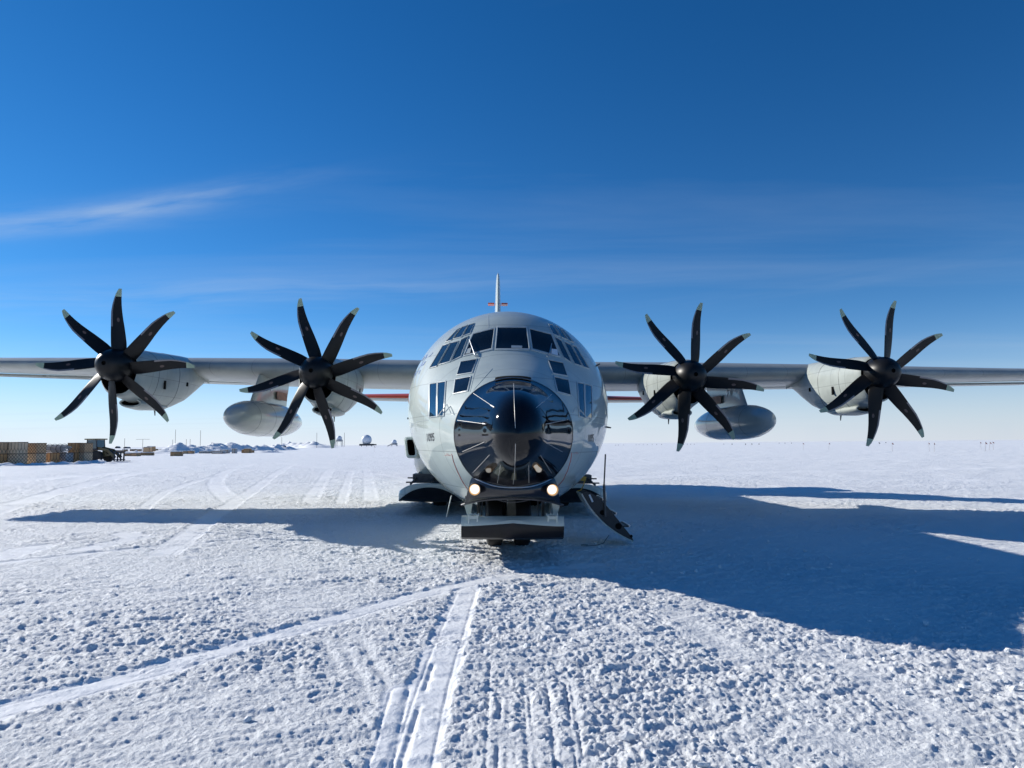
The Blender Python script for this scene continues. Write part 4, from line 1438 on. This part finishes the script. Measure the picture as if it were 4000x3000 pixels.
# ---- underwing tanks on pylons
for sx in (-1, 1):
    x0 = sx * 7.57
    zc_, rr_, s0, s1 = 2.72, 0.545, 9.75, 17.0
    prof = []
    for t in np.linspace(0, 1, 40):
        s = s0 + (s1 - s0) * t
        if t < 0.34: r_ = rr_ * math.sqrt(max(0, 1 - (1 - t / 0.34) ** 2.1))
        elif t < 0.55: r_ = rr_
        else: r_ = rr_ * (1 - ((t - 0.55) / 0.45) ** 2.0) ** 0.9
        prof.append((s, max(r_, 0.002)))
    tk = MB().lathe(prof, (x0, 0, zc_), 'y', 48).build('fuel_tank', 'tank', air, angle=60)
    mb = MB()
    for s in (11.0, 12.2, 13.9):
        r_ = float(np.interp(s, [p[0] for p in prof], [p[1] for p in prof])) + 0.001
        ring = [(x0 + r_ * math.cos(t), s, zc_ + r_ * math.sin(t)) for t in np.linspace(0, 2 * math.pi, 49)]
        mb.tube(ring, 0.004, 5, cap=False)
    mb.build('tank_seam', 'dmetal', tk)
    mb = MB()
    rgs = []
    for z, l0, l1 in ((zc_ + 0.36, 11.35, 15.1), (3.6, 11.75, 15.2), (4.10, 12.15, 15.4)):
        rgs.append([(x0 + h * 0.9, l0 + c * (l1 - l0), z) for c, h in [(c, (h - 0.02) * 1.2) for c, h in airfoil(t=0.12)]])
    py_ = mb.loft(rgs).build('tank_pylon', 'tank', air, angle=50)
    # weathered red patch and a filler cap on the pylon flank
    mb = MB()
    for q in (-1, 1):
        mb.box((x0 + q * 0.11, 14.15, 3.55), (0.012, 1.1, 0.26))
    mb.build('pylon_patch', 'faded_red', py_, smooth=False)
    MB().lathe([(-0.02, 0.001), (-0.02, 0.075), (0.0, 0.09), (0.01, 0.09)], (x0 - sx * 0.13, 12.9, 3.72), 'x', 20).build('filler_cap', 'metal', py_)

# ================================================================== BACKGROUND: cargo line and loader
def put(px, py, z=0.0):
    return ground_at(px, py, z)


NET_CACHE = {}


def cargo_box(px, dist, w, d, h, z0, yaw, m, label, style=0, nm='cargo_box'):
    """a tall cardboard cargo box with webbing; base centre found from sight line and distance"""
    dr = px_dir(px, 1800); k = dist / dr.y
    x, y = dr.x * k, dr.y * k
    g = gh(x, y) if z0 < 0.5 else 0.0
    o = empty(nm, (x, y, z0 - 0.02), (0, 0, yaw))
    tag(o, label, 'box', 'netted cargo boxes in the line')
    b = MB().box((0, 0, h / 2), (w, d, h)).build('carton', m, o, smooth=False)
    bevel(b, 0.025)
    # webbing: vertical straps plus a lattice on the two visible faces
    mb = MB()
    e = 0.012
    def strip(a, b_, face, wid=0.040):
        ax, az = a; bx, bz = b_
        dx, dz = bx - ax, bz - az; L = math.hypot(dx, dz) or 1; px2, pz2 = -dz / L * wid / 2, dx / L * wid / 2
        q = [(ax + px2, az + pz2), (bx + px2, bz + pz2), (bx - px2, bz - pz2), (ax - px2, az - pz2)]
        for off in (e,):
            V = [((u, -d / 2 - off, z) if face == 'f' else (w / 2 + off, u, z)) for u, z in q]
            V2 = [((u, -d / 2 + 0.005, z) if face == 'f' else (w / 2 - 0.005, u, z)) for u, z in q]
            mb.add(V + V2, [(0, 1, 2, 3), (0, 4, 5, 1), (1, 5, 6, 2), (2, 6, 7, 3), (3, 7, 4, 0)])
    for face, L in (('f', w), ('s', d)):
        st = 0.37
        if style == 0:
            nx = max(2, int(L / st))
            nz_ = max(2, int(h / st))
            for i in range(nx):
                for j in range(nz_):
                    xa, xb = -L / 2 + L * i / nx, -L / 2 + L * (i + 1) / nx
                    za, zb = h * j / nz_, h * (j + 1) / nz_
                    strip((xa, za), (xb, zb), face); strip((xa, zb), (xb, za), face)
        else:
            nx = max(2, int(L / 0.38))
            for i in range(nx + 1):
                xa = -L / 2 + L * i / nx
                jit = 0.06 * math.sin(i * 2.3)
                strip((max(-L / 2, min(L / 2, xa)), h * 0.45), (max(-L / 2, min(L / 2, xa + jit)), h), face)
            for i in range(nx):
                xa, xb = -L / 2 + L * i / nx, -L / 2 + L * (i + 1) / nx
                xm = (xa + xb) / 2
                strip((xa, h * 0.45), (xm, h * 0.14), face); strip((xb, h * 0.45), (xm, h * 0.14), face)
                strip((xm, h * 0.14), (xm, 0.02), face)
        strip((-L / 2, h * 0.96), (L / 2, h * 0.96), face, 0.05)
    mb.build('cargo_net', 'net', o, smooth=False)
    return o


PB = 0.2712
cols = [  # pixel x of front-face centre, distance, front width, depth, material low, high, style low, high
    (-18, 77.0, 1.75, 1.3, 'card_dark', 'card', 1, 1),
    (62, 78.0, 1.75, 1.3, 'card_pale', 'card_pale', 0, 1), (140, 80.0, 1.60, 1.25, 'card_pale', 'card', 0, 0),
    (196, 82.5, 1.45, 1.2, 'card_dark', None, 1, 0), (250, 84.0, 1.65, 1.1, 'tarp', None, 0, 0),
    (292, 85.0, 1.1, 1.2, 'card_dark', 'card_dark', 1, 1), (326, 85.5, 1.55, 1.2, 'card_pale', 'card', 0, 0)]
lows = ['orange-brown strapped cargo box on the snow, farthest in the line from the loader',
        'pale cargo box with diamond netting under a strapped tall box', 'pale cargo box with dense black diamond netting at mid-line',
        'orange-brown cargo box under the long grey bundle of strapped rods', 'grey wrapped netted cargo bale beside the orange-brown boxes',
        'narrow orange-brown cargo box on the snow next to the loader-end box', 'pale netted cargo box on the snow directly beside the wheel loader']
pals = ['timber pallet under the box farthest from the loader', 'timber pallet under the pale box that carries a strapped tall box', 'timber pallet under the dense black-netted pale box',
        'timber pallet under the orange-brown box below the rod bundle', 'timber pallet under the grey wrapped cargo bale', 'timber pallet under the narrow orange-brown box', 'timber pallet under the pale box beside the wheel loader']
highs = ['tan strapped cargo box stacked on top, farthest in the line from the loader',
         'tall pale cargo box strapped on top of diamond-netted box', 'tan diamond-netted cargo box stacked on the dense black-netted box', None, None,
         'narrow orange-brown cargo box stacked on its twin near the loader', 'tan cargo box stacked on top beside the wheel loader cab']
for i, (px, ds, w, d, m0, m1, s0, s1) in enumerate(cols):
    ya = R(-14 + 3 * math.sin(i * 1.7))
    dr = px_dir(px, 1800); k = ds / dr.y
    o = empty('timber_pallet', (dr.x * k, ds, -0.03), (0, 0, ya))
    tag(o, pals[i], 'pallet', 'pallets under the cargo line')
    mb = MB()
    for q in np.linspace(-d / 2 + 0.06, d / 2 - 0.06, 5):
        mb.box((0, q, 0.13), (w, 0.14, 0.03))
    mb.build('deck_board', 'pallet', o, smooth=False)
    mb = MB()
    for q in (-w / 2 + 0.06, 0, w / 2 - 0.06):
        mb.box((q, 0, 0.06), (0.1, d, 0.115))
    mb.build('bearer', 'pallet', o, smooth=False)
    hh = 1.22
    cargo_box(px, ds, w, d, hh, 0.145, ya, m0, lows[i], s0)
    if m1:
        h2 = (1.30, 1.30, 1.18, 0, 0, 1.2, 1.18)[i]
        cargo_box(px, ds + 0.03, w * 0.99, d * 0.98, h2, 0.145 + hh, ya, m1, highs[i], s1)
# the grey bundle of rods lying along the top of two low boxes
dr = px_dir(222, 1740); k = 83.6 / dr.y
o = empty('rod_bundle', (dr.x * k, 83.6, 1.36), (0, 0, R(-16)))
tag(o, 'long grey bundle of rods strapped on top of the cargo boxes', 'bundle')
mb = MB()
for q in range(60):
    a, rr_ = random.uniform(0, 6.28), random.random() ** 0.5
    x, z = rr_ * 0.5 * math.cos(a), 0.5 + rr_ * 0.48 * math.sin(a)
    L = random.uniform(1.4, 1.9)
    mb.tube([(-L, x, z), (random.uniform(-.3, .3), x + random.uniform(-.05, .05), z + random.uniform(-.05, .05)), (L, x, z + random.uniform(-.04, .04))], random.uniform(0.03, 0.06), 6)
mb.build('rods', 'tarp', o)
mb = MB()
for q in (-1.1, -0.3, 0.5, 1.2):
    mb.tube([(q, 0.56 * math.cos(t), 0.5 + 0.54 * math.sin(t)) for t in np.linspace(0, 6.283, 20)], 0.03, 5)
mb.build('strap', 'net', o)

# shovelled snow bank along the foot of the cargo line
def snow_bank(name, pts, hgt, wid, label, seed=0, cross=14, step=0.6, kind='structure', jag=1.0):
    """pts: ground points (x,y); irregular ridge built as a closed strip that sinks below the surface at its rim"""
    P = np.array(smooth_poly(pts, 10)) if len(pts) > 2 else np.array(pts, float)
    L = np.concatenate([[0], np.cumsum(np.hypot(*np.diff(P, axis=0).T))])
    n = max(6, int(L[-1] / step))
    t = np.linspace(0, L[-1], n)
    X, Y = np.interp(t, L, P[:, 0]), np.interp(t, L, P[:, 1])
    dx, dy = np.gradient(X), np.gradient(Y)
    ln = np.hypot(dx, dy); nx, ny = -dy / ln, dx / ln
    c = np.linspace(-1, 1, cross)
    XX = X[:, None] + nx[:, None] * c[None] * wid
    YY = Y[:, None] + ny[:, None] * c[None] * wid
    en = np.clip(np.minimum(t, t[-1] - t) / (wid * 1.2), 0, 1)
    q = 1.6 / hgt
    shape = np.maximum(0, 1 - np.abs(c) ** 1.6)[None] * (0.35 + 0.65 * en[:, None])
    nz_ = 0.62 + 0.95 * jag * vnoise(XX * 0.55 * q / 1.6 * 1.3, YY * 0.55 * q / 1.6 * 1.3, 200 + seed) + 0.5 * jag * vnoise(XX * 1.3 * q, YY * 1.3 * q, 201 + seed) + 0.22 * jag * vnoise(XX * 3.1 * q, YY * 3.1 * q, 202 + seed)
    Z = hgt * shape * np.clip(nz_, 0.12, 2) * en[:, None] ** 0.5 - 0.25 * (np.abs(c)[None] > 0.99) - 0.06
    Z -= (XX ** 2 + YY ** 2) / (2 * 6.371e6)
    V = np.stack([XX, YY, Z], -1).reshape(-1, 3)
    Fs = [(i * cross + j, (i + 1) * cross + j, (i + 1) * cross + j + 1, i * cross + j + 1) for i in range(n - 1) for j in range(cross - 1)]
    mb = MB().add(V.tolist(), Fs)
    o = mb.build(name, 'snow_pile', None, angle=180)
    return tag(o, label, 'snow bank', kind=kind)


snow_bank('snow_bank', [tuple(put(x, y).xy) for x, y in ((-300, 1827), (0, 1822), (160, 1818), (330, 1812), (400, 1806))], 0.45, 1.1,
          'low shovelled snow bank along the foot of the cargo boxes', 3, step=0.25)
# big ploughed berms further off
snow_bank('snow_berm', [tuple(put(x, y).xy) for x, y in ((640, 1772), (760, 1768), (900, 1763), (1030, 1760), (1120, 1757))], 2.9, 7.0,
          'long jagged blue-shaded ploughed snow berm behind the scattered crates', 11, cross=26, step=0.7)
snow_bank('snow_berm', [tuple(put(x, 1749).xy) for x in (1105, 1160, 1220, 1282)], 5.2, 14.0,
          'jagged ploughed snow berm between the tall mast and the white domes', 23, cross=24, step=1.6)
snow_bank('snow_berm', [tuple(put(x, y).xy) for x, y in ((430, 1771), (560, 1768), (650, 1766))], 0.9, 3.0,
          'low ploughed snow berm between loader and brown crates', 31, cross=18, step=0.6)
snow_bank('snow_berm', [tuple(put(x, y).xy) for x, y in ((1005, 1768), (1060, 1767), (1090, 1766))], 0.8, 2.0,
          'small lone snow heap in front of the ploughed berms', 37, cross=14, step=0.4)

# ---- wheel loader
dr = px_dir(378, 1790); ds = 92.0; k = ds / dr.y
ld = empty('wheel_loader', (dr.x * k, ds, -0.02), (0, 0, R(-8)))
tag(ld, 'olive brown wheel loader with glazed cab parked behind the cargo line', 'loader')
mb = MB()   # faces +x; length along x
mb.add([(-3.6, -0.9, 0.9), (-0.6, -0.9, 0.9), (-0.6, -0.9, 1.75), (-3.5, -0.9, 1.65), (-3.6, 0.9, 0.9), (-0.6, 0.9, 0.9), (-0.6, 0.9, 1.75), (-3.5, 0.9, 1.65)],
       [(0, 1, 2, 3), (4, 7, 6, 5), (0, 4, 5, 1), (1, 5, 6, 2), (2, 6, 7, 3), (3, 7, 4, 0)])
mb.box((0.3, 0, 1.05), (1.8, 1.0, 0.6)).box((1.35, 0, 1.25), (0.5, 0.9, 0.9))
b = mb.build('chassis', 'olive', ld, smooth=False); bevel(b, 0.05)
mb = MB()
for x in (-0.95, 0.55):
    for y in (-0.75, 0.75):
        mb.tube([(x, y, 1.6), (x * 0.9 - 0.05, y * 0.95, 3.0)], 0.07, 6)
mb.box((-0.2, 0, 1.7), (1.6, 1.55, 0.25))
cabn = mb.build('cab', 'tent', ld, smooth=False)
MB().box((-0.22, 0, 3.06), (2.0, 1.75, 0.16)).build('cab_roof', 'olive', ld, smooth=False)
MB().add([(0.56, -0.7, 1.8), (0.56, 0.7, 1.8), (0.47, 0.66, 2.96), (0.47, -0.66, 2.96)], [(0, 1, 2, 3)]).build('windscreen', 'glass_side', cabn, smooth=False)
for y in (-0.74, 0.74):
    MB().add([(-0.88, y, 1.8), (0.5, y, 1.8), (0.42, y * 0.95, 2.96), (-0.82, y * 0.95, 2.96)], [(0, 1, 2, 3)]).build('side_window', 'glass_side', cabn, smooth=False)
for x in (-2.6, 0.9):
    for y in (-1.05, 1.05):
        w_ = MB().lathe([(-0.24, 0.35), (-0.27, 0.62), (-0.2, 0.75), (0.2, 0.75), (0.27, 0.62), (0.24, 0.35)], (x, y, 0.75), 'y', 28).build('wheel', 'rubber', ld)
        MB().lathe([(-0.2, 0.05), (-0.22, 0.33), (0.22, 0.33), (0.2, 0.05)], (x, y, 0.75), 'y', 20).build('rim', 'olive', w_)
mb = MB()
for y in (-0.55, 0.55):
    for a, c in (((0.6, 1.85), (2.0, 1.55)), ((2.0, 1.55), (3.1, 0.62))):
        d = Vector((c[0] - a[0], 0, c[1] - a[1])); ang = math.atan2(d.z, d.x)
        mb.box(((a[0] + c[0]) / 2, y, (a[1] + c[1]) / 2), (d.length + 0.15, 0.14, 0.36), rot=Matrix.Rotation(-ang, 3, 'Y'))
mb.build('lift_arm', 'olive', ld, smooth=False)
mb = MB().box((1.9, 0, 1.35), (0.55, 0.3, 0.6)).tube([(1.2, 0, 1.5), (2.7, 0, 1.2)], 0.09, 8)
mb.build('tilt_linkage', 'tent', ld, smooth=False)
mb = MB()
for y in (-0.9, -0.3, 0.3, 0.9):
    mb.box((3.3, y, 0.75), (0.12, 0.14, 1.3))
mb.box((3.3, 0, 1.35), (0.14, 2.2, 0.14)).box((3.3, 0, 0.3), (0.14, 2.2, 0.14))
for y in (-0.6, 0.6):
    mb.box((3.9, y, 0.12), (1.2, 0.14, 0.07))
mb.build('fork_carriage', 'tent', ld, smooth=False)
mb = MB()
for y in (-0.95, 0.95):
    mb.tube([(-0.9, y, 0.55), (-0.9, y, 1.5), (-0.2, y, 1.5), (-0.2, y, 0.55)], 0.03, 6)
mb.build('handrail', 'metal', ld, smooth=False)

# ---- scattered crates, masts, tents of the camp
def crate(px, py, w, h, d, yaw, label, m='wood'):
    p = put(px, py)
    o = empty('wooden_crate', (p.x, p.y, -0.05 - p.y ** 2 / 1.27e7), (0, 0, yaw))
    tag(o, label, 'crate', 'crates scattered over the camp')
    b = MB().box((0, 0, h / 2), (w, d, h)).build('crate_body', m, o, smooth=False)
    mb = MB()
    for x in (-w / 2 + 0.08, w / 2 - 0.08):
        mb.box((x, -d / 2 - 0.02, h / 2), (0.12, 0.05, h))
    for z in (0.08, h - 0.08):
        mb.box((0, -d / 2 - 0.022, z), (w - 0.3, 0.045, 0.12))
    mb.build('batten', 'pallet', o, smooth=False)
    MB().box((0, 0, h + 0.06), (w * 0.96, d * 0.96, 0.12)).build('snow_cap', 'snow_pile', o, smooth=False)


S = 0.5877
spots = [(175, 240, 2.4, 1.0), (222, 240, 3.0, 1.1), (300, 236, 4.2, 1.1), (300, 222, 3.6, 3.0), (334, 220, 2.0, 3.3), (245, 212, 2.6, 1.6), (205, 207, 4.2, 1.4),
         (108, 222, 4.8, 1.5), (150, 208, 3.6, 1.3), (360, 206, 2.4, 1.4), (395, 204, 3.2, 1.2), (430, 202, 3.0, 1.3), (452, 206, 2.0, 1.4), (494, 240, 3.6, 1.5), (540, 225, 3.4, 1.2),
         (588, 224, 2.6, 1.2), (690, 222, 5.6, 0.9), (772, 224, 6.0, 1.1), (815, 222, 4.0, 1.6), (878, 222, 1.6, 2.1), (938, 220, 1.5, 1.6), (965, 220, 3.0, 2.0), (995, 218, 1.6, 1.2)]
names = ['low wide brown crate nearest the loader forks', 'second low brown crate past the loader forks', 'long low brown crate under the tallest brown crates', 'tall tan crate in the highest crate pile',
         'tallest narrow brown crate with something on its top', 'brown crate left beside the highest crate pile', 'long brown crate half behind the highest pile', 'long grey-brown crate just past the loader boom',
         'brown crate behind the long grey-brown crate', 'small far brown crate right of the highest pile', 'far brown crate under the tallest mast', 'far long crate beside the tallest mast', 'small crate between the far crates and the berm',
         'brown crate with green tint in front of the berm', 'flat tan crate at the foot of the berm', 'small tan crate at the foot of the berm', 'long flat grey crate lying before the berm', 'very long flat crate capped with snow',
         'long crate capped with snow by the upright box', 'upright pale grey box standing alone', 'small brown crate left in the trio before the berm', 'tallest brown crate in the trio before the berm', 'small crate right in the trio before the berm']
for i, ((x, y, w, h), nm) in enumerate(zip(spots, names)):
    crate(400 + x * S, 1640 + y * S, w * 0.62, h * 0.62, 1.0, R(random.uniform(-25, 25)), nm, 'tarp' if i in (16, 17, 18, 19) else ('card' if i in (3, 14, 15) else 'wood'))

for i, (px, tp, bs, ds, cross, lab) in enumerate([
        (486, 1712, 1750, 330, 0, 'short thin mast beyond the loader'), (557, 1716, 1748, 300, 1, 'mast with a crossbar above the crates'),
        (674, 1717, 1750, 320, 0, 'short thin mast close beside the tallest mast'), (684, 1678, 1750, 330, 0, 'tallest lattice-thin mast over the camp'),
        (727, 1715, 1746, 520, 0, 'faint far mast, one of a close pair'), (742, 1715, 1746, 520, 0, 'faint far mast, one of a close pair'),
        (782, 1681, 1748, 360, 0, 'tall thin mast rising behind the long berm'), (1100, 1708, 1748, 420, 0, 'thin mast on a dark mound between two berms'),
        (1237, 1690, 1742, 480, 0, 'tall thin mast behind the far berm'), (1345, 1690, 1738, 750, 0, 'faint mast beside the white dome on legs')]):
    dr = px_dir(px, 1745); k = ds / dr.y
    d2 = px_dir(px, tp)
    hgt = CAM_H + d2.z / d2.y * ds
    o = MB()
    zb = -0.4 - ds * ds / 1.27e7
    o.tube([(0, 0, zb), (0, 0, hgt)], ds * 0.00024, 6)
    if cross:
        o.tube([(-3, 0, hgt), (3, 0, hgt)], ds * 0.00022, 6)
    ob = o.build('radio_mast', 'dmetal', None)
    ob.location = (dr.x * k, ds, 0)
    g = tag(ob, lab, 'mast', 'masts over the camp')

for (px, py, w, h, lab) in ((460, 1751, 5.0, 3.0, 'small dark rounded tent near the loader'), (585, 1748, 7.5, 2.6, 'wide dark rounded tent dusted with snow behind crates'), (466 + 30, 1752, 6.0, 2.2, 'low snow-dusted rounded tent behind the first crates'),
                        (1097, 1750, 7.0, 2.6, 'dark mound of gear at the foot of a thin mast')):
    p = put(px, max(py, 1751))
    o = empty('rounded_tent', (p.x, p.y, -0.2 - p.y ** 2 / 1.27e7))
    tag(o, lab, 'tent')
    mb = MB()
    rgs = []
    for yy, kk in ((-3.0, 0.92), (-2.9, 1.0), (2.9, 1.0), (3.0, 0.92)):
        rgs.append([(w / 2 * kk * math.cos(t), yy, h * kk * math.sin(t)) for t in np.linspace(0, math.pi, 15)])
    mb.loft(rgs, closed=False)
    mb.build('canvas', 'tent', o)
    mb = MB()
    rgs = [[(w / 2 * 1.02 * math.cos(t), yy, h * 1.03 * math.sin(t)) for t in np.linspace(0.8, 1.9, 10)] for yy in (-2.95, 2.95)]
    mb.loft(rgs, closed=False, cap0=False, cap1=False)
    mb.build('snow_dusting', 'snow_pile', o)

# ---- white domes near the horizon
for px, cy_, dia, kind, lab in ((1325, 1713, 22, 1, 'white radar dome raised on a legged platform'), (1432, 1718, 40, 0, 'largest white radar dome on a low dark base'), (1540, 1727, 20, 2, 'smallest white radar dome on short legs near the fuselage')):
    ds = 700.0
    dr = px_dir(px, cy_); k = ds / dr.y
    r_ = dia / 2 / F_PX * ds
    zc_ = CAM_H + dr.z * k
    o = empty('radar_dome', (dr.x * k, ds, -0.04))
    tag(o, lab, 'radar dome')
    bmx = bmesh.new(); bmesh.ops.create_icosphere(bmx, subdivisions=3, radius=r_)
    me = bpy.data.meshes.new('dome'); bmx.to_mesh(me); bmx.free(); me.materials.append(MT['dome'])
    me.shade_smooth()
    dm = bpy.data.objects.new('dome', me); COL.objects.link(dm); dm.parent = o; dm.location = (0, 0, zc_)
    mb = MB()
    if kind == 0:
        mb.box((0, 0, zc_ - r_ * 0.95), (r_ * 2.4, r_ * 2, r_ * 0.35)).box((r_ * 1.4, 0, zc_ - r_ * 0.95), (r_ * 0.9, r_, r_ * 0.25))
        for x in (-1, 0, 1):
            mb.box((x * r_, 0, (zc_ - r_) / 2 - 0.4), (0.5, 0.5, zc_ - r_ + 1.2))
    else:
        pl = zc_ - r_ * 0.7
        mb.lathe([(pl - r_ * 0.35, r_ * 1.15), (pl, r_ * 1.3), (pl + r_ * 0.3, r_ * 1.25)], (0, 0, 0), 'z', 16)
        for x in (-1, 1):
            for y in (-1, 1):
                mb.tube([(x * r_ * 1.1, y * r_ * 1.1, -0.6), (x * r_ * 0.9, y * r_ * 0.9, pl)], 0.3, 6)
        if kind == 2:
            mb.tube([(-r_ * 3, 0, -0.3), (-r_, 0, pl)], 0.5, 6)
    mb.build('platform', 'tarp' if kind else 'dmetal', o, smooth=False)

# ---- right side: marker drums and flags
drum = None
DK = 0.7685
dx = [(137, 122), (150, 122), (175, 121), (240, 120), (255, 120), (276, 122), (297, 122), (322, 123), (345, 121), (370, 120), (467, 121), (482, 121), (500, 120), (518, 121), (536, 122),
      (686, 119), (728, 120), (797, 123), (829, 120), (865, 122), (967, 113), (997, 113), (1030, 113), (1427, 125), (1436, 114), (1475, 112), (1478, 123), (1510, 112)]
for i, (x, y) in enumerate(dx):
    px, py = 2300 + x * DK, 1640 + y * DK
    hz = 1749 - 0.00838 * px
    ds = min(900, CAM_H * F_PX / max(py + 3.2 - hz, 4.5))
    ds = 430 + (ds - 430) * 0.5
    if i < 15: ds = 480 + 6 * i
    dr = px_dir(px, py); k = ds / dr.y
    me = MB().lathe([(0, 0.30), (0.02, 0.31), (0.42, 0.31), (0.45, 0.325), (0.48, 0.31), (0.95, 0.31), (1.0, 0.29), (1.0, 0.01)], (0, 0, 0), 'z', 12) if drum is None else None
    if drum is None:
        drum = me.build('marker_drum', 'drum', None)
        o = drum
    else:
        o = drum.copy(); COL.objects.link(o)
    big = 1.0 if i > 15 else 0.8
    o.scale = (big * 0.85, big * 0.85, big * 0.9)
    o.location = (dr.x * k, ds, -0.15 - ds * ds / 1.27e7)
    tag(o, 'small black marker drum standing far off on the open snow', 'drum', 'marker drums on the far snow')

pole = None
for i, (x, y) in enumerate([(1093, 142), (1220, 140), (1543, 150), (1732, 150), (1757, 152), (1995, 140), (2017, 150), (2035, 145), (2058, 142), (1780 / 2, 150)]):
    px, py = 2300 + x * DK, 1640 + y * DK + 9
    if i == 9: px, py = 1463, 1766
    hz = 1749 - 0.00838 * px
    ds = CAM_H * F_PX / (py - hz)
    dr = px_dir(px, py); k = ds / dr.y
    if pole is None:
        o = pole = empty('marker_flag')
        MB().tube([(0, 0, -0.15), (0.01, 0, 0.8), (0.05, 0, 1.7)], [0.018, 0.016, 0.012], 6).build('pole', 'bamboo', o)
        V = []
        for a in range(5):
            for b in range(2):
                V.append((0.04 + a * 0.06, 0.05 * math.sin(a * 1.3), 1.66 - b * 0.22 - a * 0.05))
        MB().add(V, [(a * 2, a * 2 + 1, a * 2 + 3, a * 2 + 2) for a in range(4)]).build('cloth', 'flag', o)
    else:
        o = copy_tree(pole)
    o.location = (dr.x * k, ds, -0.05)
    o.rotation_euler = (R(random.uniform(-4, 4)), R(random.uniform(-7, 7)), R(random.uniform(-40, 40)))
    tag(o, 'faded red marker flag on a thin pole in the open snow', 'flag', 'marker flags on the open snow')
